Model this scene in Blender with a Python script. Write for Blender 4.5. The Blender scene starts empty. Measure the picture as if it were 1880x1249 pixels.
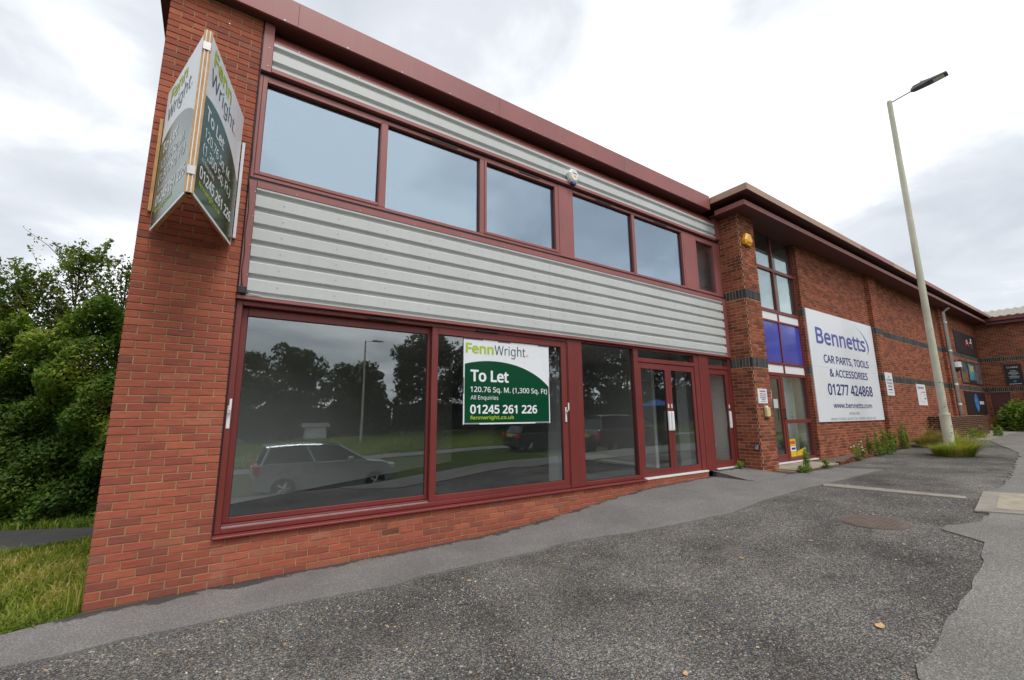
import bpy, bmesh, math, random, os
import numpy as np
from mathutils import Matrix, Vector

random.seed(7)
rng = np.random.default_rng(7)
scene = bpy.context.scene
col = scene.collection
R = math.radians

# ------------------------------------------------------------------ camera, sky, sun, exposure
CAM = (0.774, -5.524, 1.62)
YAW, PITCH, ROLL = 0.599052571, 0.17288296, -0.0095544
cam_data = bpy.data.cameras.new("camera")
cam_data.sensor_width = 36.0
cam_data.lens = 36.0 * 802.211 / 1880.0
cam_data.clip_start = 0.05
cam_data.clip_end = 2000
cam = bpy.data.objects.new("camera", cam_data)
col.objects.link(cam)
fwd = Vector((math.sin(YAW) * math.cos(PITCH), math.cos(YAW) * math.cos(PITCH), math.sin(PITCH)))
rgt = Vector((math.cos(YAW), -math.sin(YAW), 0))
upv = rgt.cross(fwd)
r2 = rgt * math.cos(ROLL) + upv * math.sin(ROLL)
u2 = upv * math.cos(ROLL) - rgt * math.sin(ROLL)
cam.matrix_world = Matrix((
    (r2.x, u2.x, -fwd.x, CAM[0]), (r2.y, u2.y, -fwd.y, CAM[1]),
    (r2.z, u2.z, -fwd.z, CAM[2]), (0, 0, 0, 1)))
scene.camera = cam

SUN_DIR = Vector((0.10, -0.62, 1.0)).normalized()      # towards the sun
world = bpy.data.worlds.new("World")
scene.world = world
world.use_nodes = True
wt = world.node_tree
wt.nodes.clear()
def wn(t, **k):
    n = wt.nodes.new(t)
    for a, b in k.items():
        setattr(n, a, b)
    return n
wl = wt.links.new
out = wn('ShaderNodeOutputWorld')
bg = wn('ShaderNodeBackground')
bg.inputs['Strength'].default_value = 0.1
wl(bg.outputs[0], out.inputs[0])
sky = wn('ShaderNodeTexSky', sky_type='NISHITA', sun_disc=False)
sky.sun_elevation = math.asin(SUN_DIR.z)
sky.sun_rotation = math.atan2(SUN_DIR.x, SUN_DIR.y)
sky.air_density = 1.0
sky.dust_density = 2.0
# an overcast deck: noise looked up on a flat layer of cloud overhead
tc = wn('ShaderNodeTexCoord')
sep = wn('ShaderNodeSeparateXYZ')
wl(tc.outputs['Generated'], sep.inputs[0])
zmax = wn('ShaderNodeMath', operation='MAXIMUM'); wl(sep.outputs['Z'], zmax.inputs[0]); zmax.inputs[1].default_value = 0.0
zadd = wn('ShaderNodeMath', operation='ADD'); wl(zmax.outputs[0], zadd.inputs[0]); zadd.inputs[1].default_value = 0.22
dx = wn('ShaderNodeMath', operation='DIVIDE'); wl(sep.outputs['X'], dx.inputs[0]); wl(zadd.outputs[0], dx.inputs[1])
dy = wn('ShaderNodeMath', operation='DIVIDE'); wl(sep.outputs['Y'], dy.inputs[0]); wl(zadd.outputs[0], dy.inputs[1])
cmb = wn('ShaderNodeCombineXYZ'); wl(dx.outputs[0], cmb.inputs[0]); wl(dy.outputs[0], cmb.inputs[1]); cmb.inputs[2].default_value = 77.02
n1 = wn('ShaderNodeTexNoise'); n1.inputs['Scale'].default_value = 0.85; n1.inputs['Detail'].default_value = 7
n1.inputs['Roughness'].default_value = 0.48; n1.inputs['Distortion'].default_value = 0.35
wl(cmb.outputs[0], n1.inputs['Vector'])
ramp = wn('ShaderNodeValToRGB')
cr = ramp.color_ramp
cr.elements[0].position = 0.28; cr.elements[0].color = (0.49, 0.52, 0.565, 1)
cr.elements[1].position = 0.62; cr.elements[1].color = (1.08, 1.09, 1.10, 1)
e = cr.elements.new(0.46); e.color = (0.64, 0.67, 0.715, 1)
n2 = wn('ShaderNodeTexNoise'); n2.inputs['Scale'].default_value = 2.7; n2.inputs['Detail'].default_value = 6; n2.inputs['Roughness'].default_value = 0.55
n2.inputs['Distortion'].default_value = 0.5
wl(cmb.outputs[0], n2.inputs['Vector'])
nm = wn('ShaderNodeMath', operation='MULTIPLY_ADD'); wl(n2.outputs['Fac'], nm.inputs[0]); nm.inputs[1].default_value = 0.40; nm.inputs[2].default_value = -0.20
na = wn('ShaderNodeMath', operation='ADD'); wl(n1.outputs['Fac'], na.inputs[0]); wl(nm.outputs[0], na.inputs[1])
wl(na.outputs[0], ramp.inputs[0])
mul = wn('ShaderNodeVectorMath', operation='SCALE'); wl(ramp.outputs[0], mul.inputs[0]); mul.inputs['Scale'].default_value = 10.0
mix = wn('ShaderNodeMix', data_type='RGBA'); mix.inputs['Factor'].default_value = 0.93
wl(sky.outputs[0], mix.inputs['A']); wl(mul.outputs[0], mix.inputs['B'])
wl(mix.outputs['Result'], bg.inputs['Color'])

sl = bpy.data.lights.new("sun", 'SUN')
sl.energy = 1.4
sl.angle = R(22)
sl.color = (1.0, 0.965, 0.92)
sun = bpy.data.objects.new("sun", sl)
col.objects.link(sun)
sun.location = (0, -8, 30)
sun.rotation_euler = SUN_DIR.to_track_quat('Z', 'Y').to_euler()

vs = scene.view_settings
vs.view_transform = 'Standard'
try:
    vs.look = 'None'
except Exception:
    pass
vs.exposure = 0.42
vs.gamma = 1.0
vs.use_curve_mapping = False
scene.render.engine = 'CYCLES'
scene.cycles.use_denoising = True
scene.cycles.max_bounces = 8
scene.cycles.transparent_max_bounces = 16
scene.cycles.caustics_reflective = False
scene.cycles.caustics_refractive = False

# ------------------------------------------------------------------ helpers: objects and meshes
def obj(name, mesh, parent=None, mat=None, kind=None, label=None, cat=None, group=None, smooth=False):
    o = bpy.data.objects.new(name, mesh)
    col.objects.link(o)
    if mat is not None and mesh is not None:
        if not mesh.materials:
            for m in (mat if isinstance(mat, (list, tuple)) else [mat]):
                mesh.materials.append(m)
    if parent is not None:
        o.parent = parent
        if parent.parent is None:
            o.matrix_parent_inverse = parent.matrix_basis.inverted()
    if kind: o['kind'] = kind
    if label: o['label'] = label
    if cat: o['category'] = cat
    if group: o['group'] = group
    if smooth and mesh is not None:
        mesh.polygons.foreach_set('use_smooth', [True] * len(mesh.polygons))
    return o

def empty(name, loc, label, cat, group=None, rz=0.0):
    o = bpy.data.objects.new(name, None)
    o.empty_display_size = 0.1
    col.objects.link(o)
    o.matrix_basis = Matrix.Translation(loc) @ Matrix.Rotation(rz, 4, 'Z')
    o['label'] = label
    o['category'] = cat
    if group: o['group'] = group
    return o

class MB:
    """collects faces for one mesh"""
    def __init__(s):
        s.v = []; s.f = []; s.m = []
    def add(s, vs, fs, mi=0):
        b = len(s.v)
        s.v += [tuple(p) for p in vs]
        for f in fs:
            s.f.append(tuple(b + i for i in f)); s.m.append(mi)
        return s
    def box(s, x0, x1, y0, y1, z0, z1, mi=0):
        if x0 > x1: x0, x1 = x1, x0
        if y0 > y1: y0, y1 = y1, y0
        if z0 > z1: z0, z1 = z1, z0
        return s.add([(x0,y0,z0),(x1,y0,z0),(x1,y1,z0),(x0,y1,z0),(x0,y0,z1),(x1,y0,z1),(x1,y1,z1),(x0,y1,z1)],
              [(0,3,2,1),(4,5,6,7),(0,1,5,4),(1,2,6,5),(2,3,7,6),(3,0,4,7)], mi)
    def quad(s, a, b, c, d, mi=0):
        return s.add([a, b, c, d], [(0, 1, 2, 3)], mi)
    def frame(s, x0, x1, z0, z1, l, r, b, t, y0, y1, mi=0):
        """a rectangular frame in the XZ plane: stiles run through, rails butt between them"""
        if l: s.box(x0, x0 + l, y0, y1, z0, z1, mi)
        if r: s.box(x1 - r, x1, y0, y1, z0, z1, mi)
        if b: s.box(x0 + l, x1 - r, y0, y1, z0, z0 + b, mi)
        if t: s.box(x0 + l, x1 - r, y0, y1, z1 - t, z1, mi)
        return s
    def ring(s, pts_a, pts_b, mi=0, cap0=False, cap1=False):
        n = len(pts_a)
        s.add(list(pts_a) + list(pts_b), [(i, (i + 1) % n, n + (i + 1) % n, n + i) for i in range(n)], mi)
        b = len(s.v) - 2 * n
        if cap0: s.f.append(tuple(b + i for i in reversed(range(n)))); s.m.append(mi)
        if cap1: s.f.append(tuple(b + n + i for i in range(n))); s.m.append(mi)
        return s
    def tube(s, pts, radii, seg=10, mi=0, caps=True):
        pts = [Vector(p) for p in pts]
        if not isinstance(radii, (list, tuple)): radii = [radii] * len(pts)
        rings = []
        for i, p in enumerate(pts):
            d = (pts[min(i + 1, len(pts) - 1)] - pts[max(i - 1, 0)]).normalized()
            a = Vector((0, 0, 1)) if abs(d.z) < 0.9 else Vector((1, 0, 0))
            x = d.cross(a).normalized(); y = d.cross(x)
            rings.append([p + (x * math.cos(t) + y * math.sin(t)) * radii[i] for t in [2 * math.pi * k / seg for k in range(seg)]])
        b = len(s.v)
        for rg in rings: s.v += [tuple(p) for p in rg]
        for i in range(len(rings) - 1):
            for k in range(seg):
                s.f.append((b + i*seg + k, b + i*seg + (k+1) % seg, b + (i+1)*seg + (k+1) % seg, b + (i+1)*seg + k)); s.m.append(mi)
        if caps:
            s.f.append(tuple(b + k for k in reversed(range(seg)))); s.m.append(mi)
            e0 = b + (len(rings) - 1) * seg
            s.f.append(tuple(e0 + k for k in range(seg))); s.m.append(mi)
        return s
    def prism(s, poly, a, b, mi=0):
        """poly of (u,v,...) 3D points moved from offset a to b (vectors)"""
        A = [Vector(p) + Vector(a) for p in poly]; B = [Vector(p) + Vector(b) for p in poly]
        return s.ring(A, B, mi, True, True)
    def mesh(s, name="mesh", fix=True):
        me = bpy.data.meshes.new(name)
        me.from_pydata(s.v, [], s.f)
        if any(s.m):
            me.polygons.foreach_set('material_index', s.m)
        if fix:
            bm = bmesh.new(); bm.from_mesh(me)
            bmesh.ops.recalc_face_normals(bm, faces=bm.faces)
            bm.to_mesh(me); bm.free()
        me.update()
        return me
    def build(s, name, mat, parent=None, bevel=0, smooth=False, **k):
        o = obj(name, s.mesh(name), parent, mat, smooth=smooth, **k)
        if bevel:
            md = o.modifiers.new("bevel", 'BEVEL'); md.width = bevel; md.segments = 1; md.limit_method = 'ANGLE'; md.angle_limit = R(40)
        return o

def np_mesh(name, V, F, rnd=None):
    """fast mesh from arrays: V (n,3), F (m,k) all faces of k corners"""
    me = bpy.data.meshes.new(name)
    V = np.ascontiguousarray(V, dtype=np.float32); F = np.ascontiguousarray(F, dtype=np.int32)
    me.vertices.add(len(V)); me.vertices.foreach_set('co', V.ravel())
    k = F.shape[1]
    me.loops.add(F.size); me.loops.foreach_set('vertex_index', F.ravel())
    me.polygons.add(len(F)); me.polygons.foreach_set('loop_start', np.arange(0, F.size, k, dtype=np.int32))
    if rnd is not None:
        at = me.attributes.new('rnd', 'FLOAT', 'FACE'); at.data.foreach_set('value', np.ascontiguousarray(rnd, dtype=np.float32))
    me.update(calc_edges=True)
    me.shade_flat()
    return me

# ------------------------------------------------------------------ helpers: materials
class NT:
    def __init__(s, name):
        s.m = bpy.data.materials.new(name); s.m.use_nodes = True
        s.t = s.m.node_tree; s.t.nodes.clear()
        s.out = s.n('ShaderNodeOutputMaterial')
    def n(s, t, **k):
        x = s.t.nodes.new(t)
        for a, b in k.items():
            if a.startswith('i_'): x.inputs[a[2:].replace('_', ' ')].default_value = b
            else: setattr(x, a, b)
        return x
    def l(s, a, b): s.t.links.new(a, b)
    def coord(s, scale=None, obj_=True):
        tc = s.n('ShaderNodeTexCoord'); o = tc.outputs['Object' if obj_ else 'Generated']
        if scale is None: return o
        mp = s.n('ShaderNodeMapping'); mp.inputs['Scale'].default_value = scale
        s.l(o, mp.inputs['Vector']); return mp.outputs[0]
    def noise(s, scale, detail=4, rough=0.55, vec=None, dist=0):
        x = s.n('ShaderNodeTexNoise'); x.inputs['Scale'].default_value = scale; x.inputs['Detail'].default_value = detail
        x.inputs['Roughness'].default_value = rough; x.inputs['Distortion'].default_value = dist
        if vec is not None: s.l(vec, x.inputs['Vector'])
        return x.outputs['Fac']
    def ramp(s, fac, stops, interp='LINEAR'):
        x = s.n('ShaderNodeValToRGB'); x.color_ramp.interpolation = interp
        el = x.color_ramp.elements
        while len(el) < len(stops): el.new(0.5)
        for e_, (p, c) in zip(el, stops):
            e_.position = p; e_.color = (*c, 1) if len(c) == 3 else c
        s.l(fac, x.inputs[0]); return x.outputs[0]
    def mix(s, fac, a, b, mode='MIX'):
        x = s.n('ShaderNodeMix', data_type='RGBA', blend_type=mode)
        for v, k in ((fac, 'Factor'), (a, 'A'), (b, 'B')):
            if isinstance(v, (int, float)): x.inputs[k].default_value = v
            elif isinstance(v, tuple): x.inputs[k].default_value = (*v, 1)
            else: s.l(v, x.inputs[k])
        return x.outputs['Result']
    def math(s, op, a, b=None, clamp=False):
        x = s.n('ShaderNodeMath', operation=op); x.use_clamp = clamp
        for i, v in enumerate((a, b)):
            if v is None: continue
            if isinstance(v, (int, float)): x.inputs[i].default_value = v
            else: s.l(v, x.inputs[i])
        return x.outputs[0]
    def bump(s, h, strength=0.3, dist=0.01, nrm=None):
        x = s.n('ShaderNodeBump'); x.inputs['Strength'].default_value = strength; x.inputs['Distance'].default_value = dist
        s.l(h, x.inputs['Height'])
        if nrm is not None: s.l(nrm, x.inputs['Normal'])
        return x.outputs[0]
    def pbr(s, color, rough=0.6, metal=0.0, bump=None, spec=None, coat=None):
        x = s.n('ShaderNodeBsdfPrincipled')
        for v, k in ((color, 'Base Color'), (rough, 'Roughness'), (metal, 'Metallic')):
            if isinstance(v, tuple): x.inputs[k].default_value = (*v, 1)
            elif isinstance(v, (int, float)): x.inputs[k].default_value = v
            else: s.l(v, x.inputs[k])
        if spec is not None: x.inputs['Specular IOR Level'].default_value = spec
        if coat is not None: x.inputs['Coat Weight'].default_value = coat
        if bump is not None: s.l(bump, x.inputs['Normal'])
        s.l(x.outputs[0], s.out.inputs[0]); return s.m

def mat_plain(name, c, rough=0.5, var=0.12, scale=6.0, metal=0.0, bump=0.0, spec=None, coat=None):
    t = NT(name); v = t.coord()
    f = t.noise(scale, 5, 0.6, v)
    c0 = tuple(x * (1 - var) for x in c); c1 = tuple(min(1, x * (1 + var)) for x in c)
    cc = t.ramp(f, [(0.3, c0), (0.7, c1)])
    rr = t.math('ADD', t.math('MULTIPLY', f, 0.2), rough - 0.1)
    b = t.bump(t.noise(scale * 12, 3, 0.6, v), bump, 0.004) if bump else None
    return t.pbr(cc, rr, metal, b, spec, coat)

def mat_sheet(name, c, rough, streak=0.5, dirt=(0.30, 0.28, 0.24), var=0.08):
    """coated metal: faded in places, rain streaks running down, slight waviness"""
    t = NT(name); v = t.coord()
    f = t.noise(0.9, 5, 0.6, v)
    cc = t.ramp(f, [(0.3, tuple(x * (1 - var) for x in c)), (0.7, tuple(min(1, x * (1 + var)) for x in c))])
    st = t.noise(1.0, 6, 0.75, t.coord((9.0, 9.0, 0.7)))
    sp = t.noise(26, 4, 0.7, v)
    k = t.math('MULTIPLY', t.ramp(st, [(0.50, (0, 0, 0)), (0.78, (1, 1, 1))]), streak)
    k = t.math('ADD', k, t.math('MULTIPLY', t.ramp(sp, [(0.66, (0, 0, 0)), (0.74, (1, 1, 1))]), streak * 0.35), True)
    cc = t.mix(k, cc, dirt)
    rr = t.math('ADD', t.math('MULTIPLY', f, 0.25), rough - 0.1)
    return t.pbr(cc, rr, 0, t.bump(t.noise(1.6, 3, 0.5, v), 0.25, 0.01))

def mat_brick(name, stops, purple, dirt=0.25, bumpd=0.004, foot=None, salts=0.0):
    """brick colour by piece, sandy grain and streaks inside each, wider patches of weathering across the wall"""
    t = NT(name)
    geo = t.n('ShaderNodeNewGeometry'); v = geo.outputs['Position']
    def scaled(sc_):
        mp = t.n('ShaderNodeMapping'); mp.inputs['Scale'].default_value = sc_; t.l(v, mp.inputs['Vector']); return mp.outputs[0]
    at = t.n('ShaderNodeAttribute', attribute_name='rnd')
    base = t.ramp(at.outputs['Fac'], stops)
    fine = t.noise(48, 5, 0.7, v)
    streak = t.noise(7, 5, 0.7, scaled((1.0, 1.0, 6.0)))
    c = t.mix(t.math('MULTIPLY', t.math('SUBTRACT', fine, 0.36, True), 1.5, True), base, purple)
    c = t.mix(0.55, c, t.ramp(streak, [(0.3, (0.60, 0.60, 0.60)), (0.7, (1.32, 1.28, 1.24))]), 'MULTIPLY')
    big = t.noise(0.7, 5, 0.65, v)
    c = t.mix(dirt, c, t.ramp(big, [(0.35, (0.6, 0.58, 0.56)), (0.65, (1.15, 1.12, 1.1))]), 'MULTIPLY')
    if salts:
        c = t.mix(t.math('MULTIPLY', t.ramp(t.noise(1.7, 6, 0.7, v, 0.5), [(0.60, (0, 0, 0)), (0.75, (1, 1, 1))]), salts), c, (0.50, 0.38, 0.32))
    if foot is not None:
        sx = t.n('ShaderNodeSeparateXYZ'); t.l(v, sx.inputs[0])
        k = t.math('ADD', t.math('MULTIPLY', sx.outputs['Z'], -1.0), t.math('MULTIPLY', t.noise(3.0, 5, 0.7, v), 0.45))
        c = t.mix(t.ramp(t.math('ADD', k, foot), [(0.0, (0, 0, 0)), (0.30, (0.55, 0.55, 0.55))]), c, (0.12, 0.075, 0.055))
    h = t.math('ADD', t.noise(90, 4, 0.7, v), t.math('MULTIPLY', t.noise(22, 3, 0.6, scaled((1, 1, 4))), 0.8))
    return t.pbr(c, 0.85, 0, t.bump(h, 0.8, bumpd), 0.25)

def mat_glass(name, tint, base, edge, trans=(0.9, 0.93, 0.92), dirt=0.0):
    """a coated pane: a mirror-like share that grows towards grazing angles, the rest seen through"""
    t = NT(name); v = t.coord()
    geo = t.n('ShaderNodeNewGeometry')
    dt = t.n('ShaderNodeVectorMath', operation='DOT_PRODUCT'); t.l(geo.outputs['Incoming'], dt.inputs[0]); t.l(geo.outputs['Normal'], dt.inputs[1])
    cs = t.math('SUBTRACT', 1.0, t.math('ABSOLUTE', dt.outputs['Value']), True)
    fac = t.math('ADD', t.math('MULTIPLY', t.math('POWER', cs, 4.0), edge), base, True)
    gl = t.n('ShaderNodeBsdfGlossy'); gl.inputs['Color'].default_value = (*tint, 1); gl.inputs['Roughness'].default_value = 0.004
    b = t.bump(t.noise(0.9, 2, 0.4, v), 0.05, 0.02); t.l(b, gl.inputs['Normal'])
    tr = t.n('ShaderNodeBsdfTransparent'); tr.inputs['Color'].default_value = (*trans, 1)
    mx = t.n('ShaderNodeMixShader'); t.l(fac, mx.inputs[0]); t.l(tr.outputs[0], mx.inputs[1]); t.l(gl.outputs[0], mx.inputs[2])
    last = mx.outputs[0]
    if dirt:
        df = t.n('ShaderNodeBsdfDiffuse'); df.inputs['Color'].default_value = (0.5, 0.52, 0.5, 1)
        m2 = t.n('ShaderNodeMixShader')
        t.l(t.math('MULTIPLY', t.noise(3.5, 6, 0.65, v), dirt), m2.inputs[0]); t.l(last, m2.inputs[1]); t.l(df.outputs[0], m2.inputs[2]); last = m2.outputs[0]
    t.l(last, t.out.inputs[0])
    return t.m

def mat_leaf(name, stops, trans=0.35, rough=0.5):
    t = NT(name)
    at = t.n('ShaderNodeAttribute', attribute_name='rnd')
    c = t.ramp(at.outputs['Fac'], stops)
    p = t.n('ShaderNodeBsdfPrincipled'); t.l(c, p.inputs['Base Color']); p.inputs['Roughness'].default_value = rough
    p.inputs['Specular IOR Level'].default_value = 0.35
    tl = t.n('ShaderNodeBsdfTranslucent'); t.l(t.mix(1.0, c, (1.3, 1.5, 0.6), 'MULTIPLY'), tl.inputs['Color'])
    mx = t.n('ShaderNodeMixShader'); mx.inputs[0].default_value = trans
    t.l(p.outputs[0], mx.inputs[1]); t.l(tl.outputs[0], mx.inputs[2]); t.l(mx.outputs[0], t.out.inputs[0])
    return t.m

def mat_ground(name, kind):
    t = NT(name); v = t.coord()
    if kind == 'gravel':
        vo = t.n('ShaderNodeTexVoronoi'); vo.inputs['Scale'].default_value = 105; vo.inputs['Randomness'].default_value = 1.0; t.l(v, vo.inputs['Vector'])
        sp = t.n('ShaderNodeSeparateColor'); t.l(vo.outputs['Color'], sp.inputs[0])
        c = t.ramp(sp.outputs[0], [(0.0, (0.050, 0.050, 0.050)), (0.45, (0.108, 0.105, 0.100)), (0.75, (0.195, 0.188, 0.176)), (0.93, (0.34, 0.325, 0.295)), (0.97, (0.36, 0.23, 0.12)), (1.0, (0.44, 0.41, 0.36))])
        c = t.mix(0.9, c, t.ramp(t.noise(1.1, 6, 0.62, v), [(0.32, (0.50, 0.48, 0.46)), (0.48, (0.90, 0.88, 0.86)), (0.68, (1.30, 1.28, 1.25))]), 'MULTIPLY')
        c = t.mix(0.8, c, t.ramp(t.noise(0.45, 5, 0.6, v, 0.8), [(0.36, (0.54, 0.54, 0.55)), (0.50, (0.95, 0.96, 0.98)), (0.64, (1.20, 1.21, 1.22))]), 'MULTIPLY')
        c = t.mix(t.ramp(t.noise(1.9, 5, 0.7, v, 0.4), [(0.58, (0, 0, 0)), (0.76, (0.40, 0.40, 0.40))]), c, (0.115, 0.083, 0.055))
        h = t.math('SUBTRACT', t.math('MULTIPLY', t.noise(35, 4, 0.7, v), 0.9), vo.outputs['Distance'])
        return t.pbr(c, 0.9, 0, t.bump(h, 0.95, 0.012), 0.3)
    if kind == 'tarmac':
        vo = t.n('ShaderNodeTexVoronoi'); vo.inputs['Scale'].default_value = 170; t.l(v, vo.inputs['Vector'])
        sp = t.n('ShaderNodeSeparateColor'); t.l(vo.outputs['Color'], sp.inputs[0])
        c = t.ramp(sp.outputs[0], [(0.0, (0.122, 0.118, 0.114)), (0.6, (0.200, 0.192, 0.186)), (0.92, (0.262, 0.252, 0.243)), (1.0, (0.40, 0.38, 0.36))])
        c = t.mix(0.8, c, t.ramp(t.noise(1.3, 6, 0.6, v), [(0.3, (0.74, 0.73, 0.73)), (0.7, (1.14, 1.13, 1.12))]), 'MULTIPLY')
        stain = t.ramp(t.noise(2.4, 5, 0.65, v, 0.6), [(0.68, (0, 0, 0)), (0.74, (0.45, 0.45, 0.45))])
        c = t.mix(stain, c, (0.06, 0.06, 0.058))
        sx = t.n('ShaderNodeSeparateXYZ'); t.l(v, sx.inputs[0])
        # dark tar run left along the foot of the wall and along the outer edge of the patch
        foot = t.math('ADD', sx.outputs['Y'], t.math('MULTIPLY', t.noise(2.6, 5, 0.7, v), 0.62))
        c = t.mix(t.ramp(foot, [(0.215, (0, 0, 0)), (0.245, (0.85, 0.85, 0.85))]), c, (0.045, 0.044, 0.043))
        return t.pbr(c, 0.9, 0, t.bump(vo.outputs['Distance'], 0.5, 0.004), 0.25)
    if kind == 'asphalt':
        vo = t.n('ShaderNodeTexVoronoi'); vo.inputs['Scale'].default_value = 130; t.l(v, vo.inputs['Vector'])
        sp = t.n('ShaderNodeSeparateColor'); t.l(vo.outputs['Color'], sp.inputs[0])
        c = t.ramp(sp.outputs[0], [(0.0, (0.115, 0.111, 0.105)), (0.55, (0.195, 0.188, 0.177)), (0.9, (0.27, 0.259, 0.242)), (1.0, (0.36, 0.343, 0.317))])
        c = t.mix(0.8, c, t.ramp(t.noise(0.9, 6, 0.65, v), [(0.3, (0.74, 0.73, 0.71)), (0.7, (1.16, 1.15, 1.13))]), 'MULTIPLY')
        return t.pbr(c, 0.9, 0, t.bump(vo.outputs['Distance'], 0.6, 0.005), 0.25)
    if kind == 'road':
        c = t.ramp(t.noise(1.2, 6, 0.65, v), [(0.3, (0.055, 0.055, 0.057)), (0.7, (0.095, 0.094, 0.092))])
        return t.pbr(c, 0.85, 0, t.bump(t.noise(120, 3, 0.7, v), 0.4, 0.004), 0.3)
    if kind == 'earth':
        c = t.ramp(t.noise(2.0, 6, 0.7, v), [(0.3, (0.035, 0.05, 0.015)), (0.55, (0.06, 0.085, 0.02)), (0.75, (0.12, 0.11, 0.045))])
        return t.pbr(c, 0.95, 0, t.bump(t.noise(40, 4, 0.7, v), 0.6, 0.02), 0.2)

M = {}
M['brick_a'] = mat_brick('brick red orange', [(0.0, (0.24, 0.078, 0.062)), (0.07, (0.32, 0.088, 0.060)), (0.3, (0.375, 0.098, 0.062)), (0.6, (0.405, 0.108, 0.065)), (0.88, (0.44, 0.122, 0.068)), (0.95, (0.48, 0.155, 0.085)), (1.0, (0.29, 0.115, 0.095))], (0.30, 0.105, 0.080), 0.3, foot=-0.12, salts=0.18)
M['brick_b'] = mat_brick('brick red brown', [(0.0, (0.14, 0.050, 0.032)), (0.3, (0.24, 0.072, 0.040)), (0.65, (0.35, 0.104, 0.056)), (1.0, (0.44, 0.145, 0.076))], (0.20, 0.070, 0.046), 0.25, salts=0.22)
M['brick_blue'] = mat_brick('brick slate blue', [(0.0, (0.040, 0.043, 0.045)), (0.6, (0.075, 0.080, 0.080)), (1.0, (0.12, 0.125, 0.12))], (0.06, 0.062, 0.062))
M['mortar_a'] = mat_plain('mortar yellow', (0.40, 0.285, 0.145), 0.95, 0.25, 5, bump=0.5, spec=0.2)
M['mortar_b'] = mat_plain('mortar buff', (0.60, 0.41, 0.26), 0.95, 0.2, 5, bump=0.5, spec=0.2)
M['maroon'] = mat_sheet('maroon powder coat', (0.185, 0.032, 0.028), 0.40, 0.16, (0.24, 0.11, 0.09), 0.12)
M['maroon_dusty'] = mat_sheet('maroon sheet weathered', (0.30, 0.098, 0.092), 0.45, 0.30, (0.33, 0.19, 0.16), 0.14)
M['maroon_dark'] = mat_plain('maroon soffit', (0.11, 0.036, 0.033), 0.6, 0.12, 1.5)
M['fascia_tan'] = mat_plain('faded fascia', (0.40, 0.245, 0.175), 0.55, 0.2, 0.8)
M['cladding'] = mat_sheet('pale cladding', (0.555, 0.57, 0.56), 0.42, 0.30, (0.40, 0.40, 0.36), 0.05)
M['white'] = mat_plain('white paint', (0.80, 0.81, 0.82), 0.45, 0.03, 2)
M['sign_white'] = mat_sheet('white sign sheet', (0.80, 0.83, 0.87), 0.32, 0.14, (0.55, 0.56, 0.55), 0.03)
M['white_pl'] = mat_plain('white plastic', (0.78, 0.77, 0.72), 0.4, 0.05, 8)
M['inner_wall'] = mat_plain('plaster wall', (0.82, 0.83, 0.81), 0.8, 0.05, 0.8)
M['carpet'] = mat_plain('dark carpet', (0.030, 0.028, 0.034), 0.95, 0.15, 3, bump=0.3)
M['ceiling'] = mat_plain('ceiling tile', (0.75, 0.76, 0.75), 0.9, 0.05, 0.6)
M['black'] = mat_plain('black plastic', (0.018, 0.018, 0.020), 0.45, 0.2, 8)
M['rubber'] = mat_plain('gasket rubber', (0.02, 0.018, 0.018), 0.7, 0.2, 8)
M['steel'] = mat_plain('brushed steel', (0.50, 0.50, 0.50), 0.4, 0.08, 8, metal=0.6)
M['screw'] = mat_plain('screw head', (0.30, 0.30, 0.29), 0.4, 0.1, 30, metal=0.5)
M['timber'] = mat_plain('pine batten', (0.55, 0.32, 0.13), 0.7, 0.2, 14)
M['green'] = mat_plain('dark green print', (0.004, 0.066, 0.028), 0.20, 0.06, 2)
M['lime'] = mat_plain('lime print', (0.42, 0.56, 0.03), 0.4, 0.03, 2)
M['ink'] = mat_plain('slate ink', (0.03, 0.075, 0.075), 0.4, 0.03, 2)
M['print_white'] = mat_plain('white print', (0.80, 0.84, 0.86), 0.4, 0.02, 2)
M['red_print'] = mat_plain('red print', (0.60, 0.05, 0.05), 0.4, 0.03, 2)
M['navy'] = mat_plain('navy print', (0.035, 0.035, 0.19), 0.45, 0.06, 2)
M['bluep'] = mat_plain('blue violet print', (0.085, 0.10, 0.36), 0.45, 0.10, 1.2)
M['grey_text'] = mat_plain('grey print', (0.16, 0.18, 0.26), 0.5, 0.05, 2)
M['black_print'] = mat_plain('black print', (0.02, 0.02, 0.025), 0.5, 0.05, 2)
M['blue_panel'] = mat_plain('blue panel', (0.060, 0.075, 0.42), 0.18, 0.10, 0.9, coat=0.4)
M['pink_panel'] = mat_plain('salmon panel', (0.55, 0.24, 0.19), 0.4, 0.08, 2)
M['yellow'] = mat_plain('yellow print', (0.75, 0.50, 0.02), 0.4, 0.05, 3)
M['orange'] = mat_plain('amber alarm plastic', (0.85, 0.40, 0.02), 0.35, 0.05, 6)
M['cream'] = mat_plain('cream plastic', (0.66, 0.56, 0.28), 0.5, 0.08, 8)
M['post'] = mat_plain('cream painted column', (0.54, 0.52, 0.40), 0.5, 0.12, 2.5)
M['lamp_grey'] = mat_plain('lamp grey', (0.13, 0.13, 0.145), 0.4, 0.1, 6)
M['pipe'] = mat_plain('grey downpipe', (0.68, 0.69, 0.69), 0.5, 0.1, 4)
M['concrete'] = mat_plain('concrete', (0.26, 0.235, 0.20), 0.9, 0.22, 5, bump=0.5)
M['slab'] = mat_plain('buff paving slab', (0.33, 0.29, 0.215), 0.9, 0.25, 4, bump=0.5)
M['iron'] = mat_plain('rusty iron', (0.125, 0.09, 0.075), 0.75, 0.3, 16, bump=0.6)
M['roof_felt'] = mat_plain('roof sheet', (0.16, 0.15, 0.15), 0.8, 0.1, 2)
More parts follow.
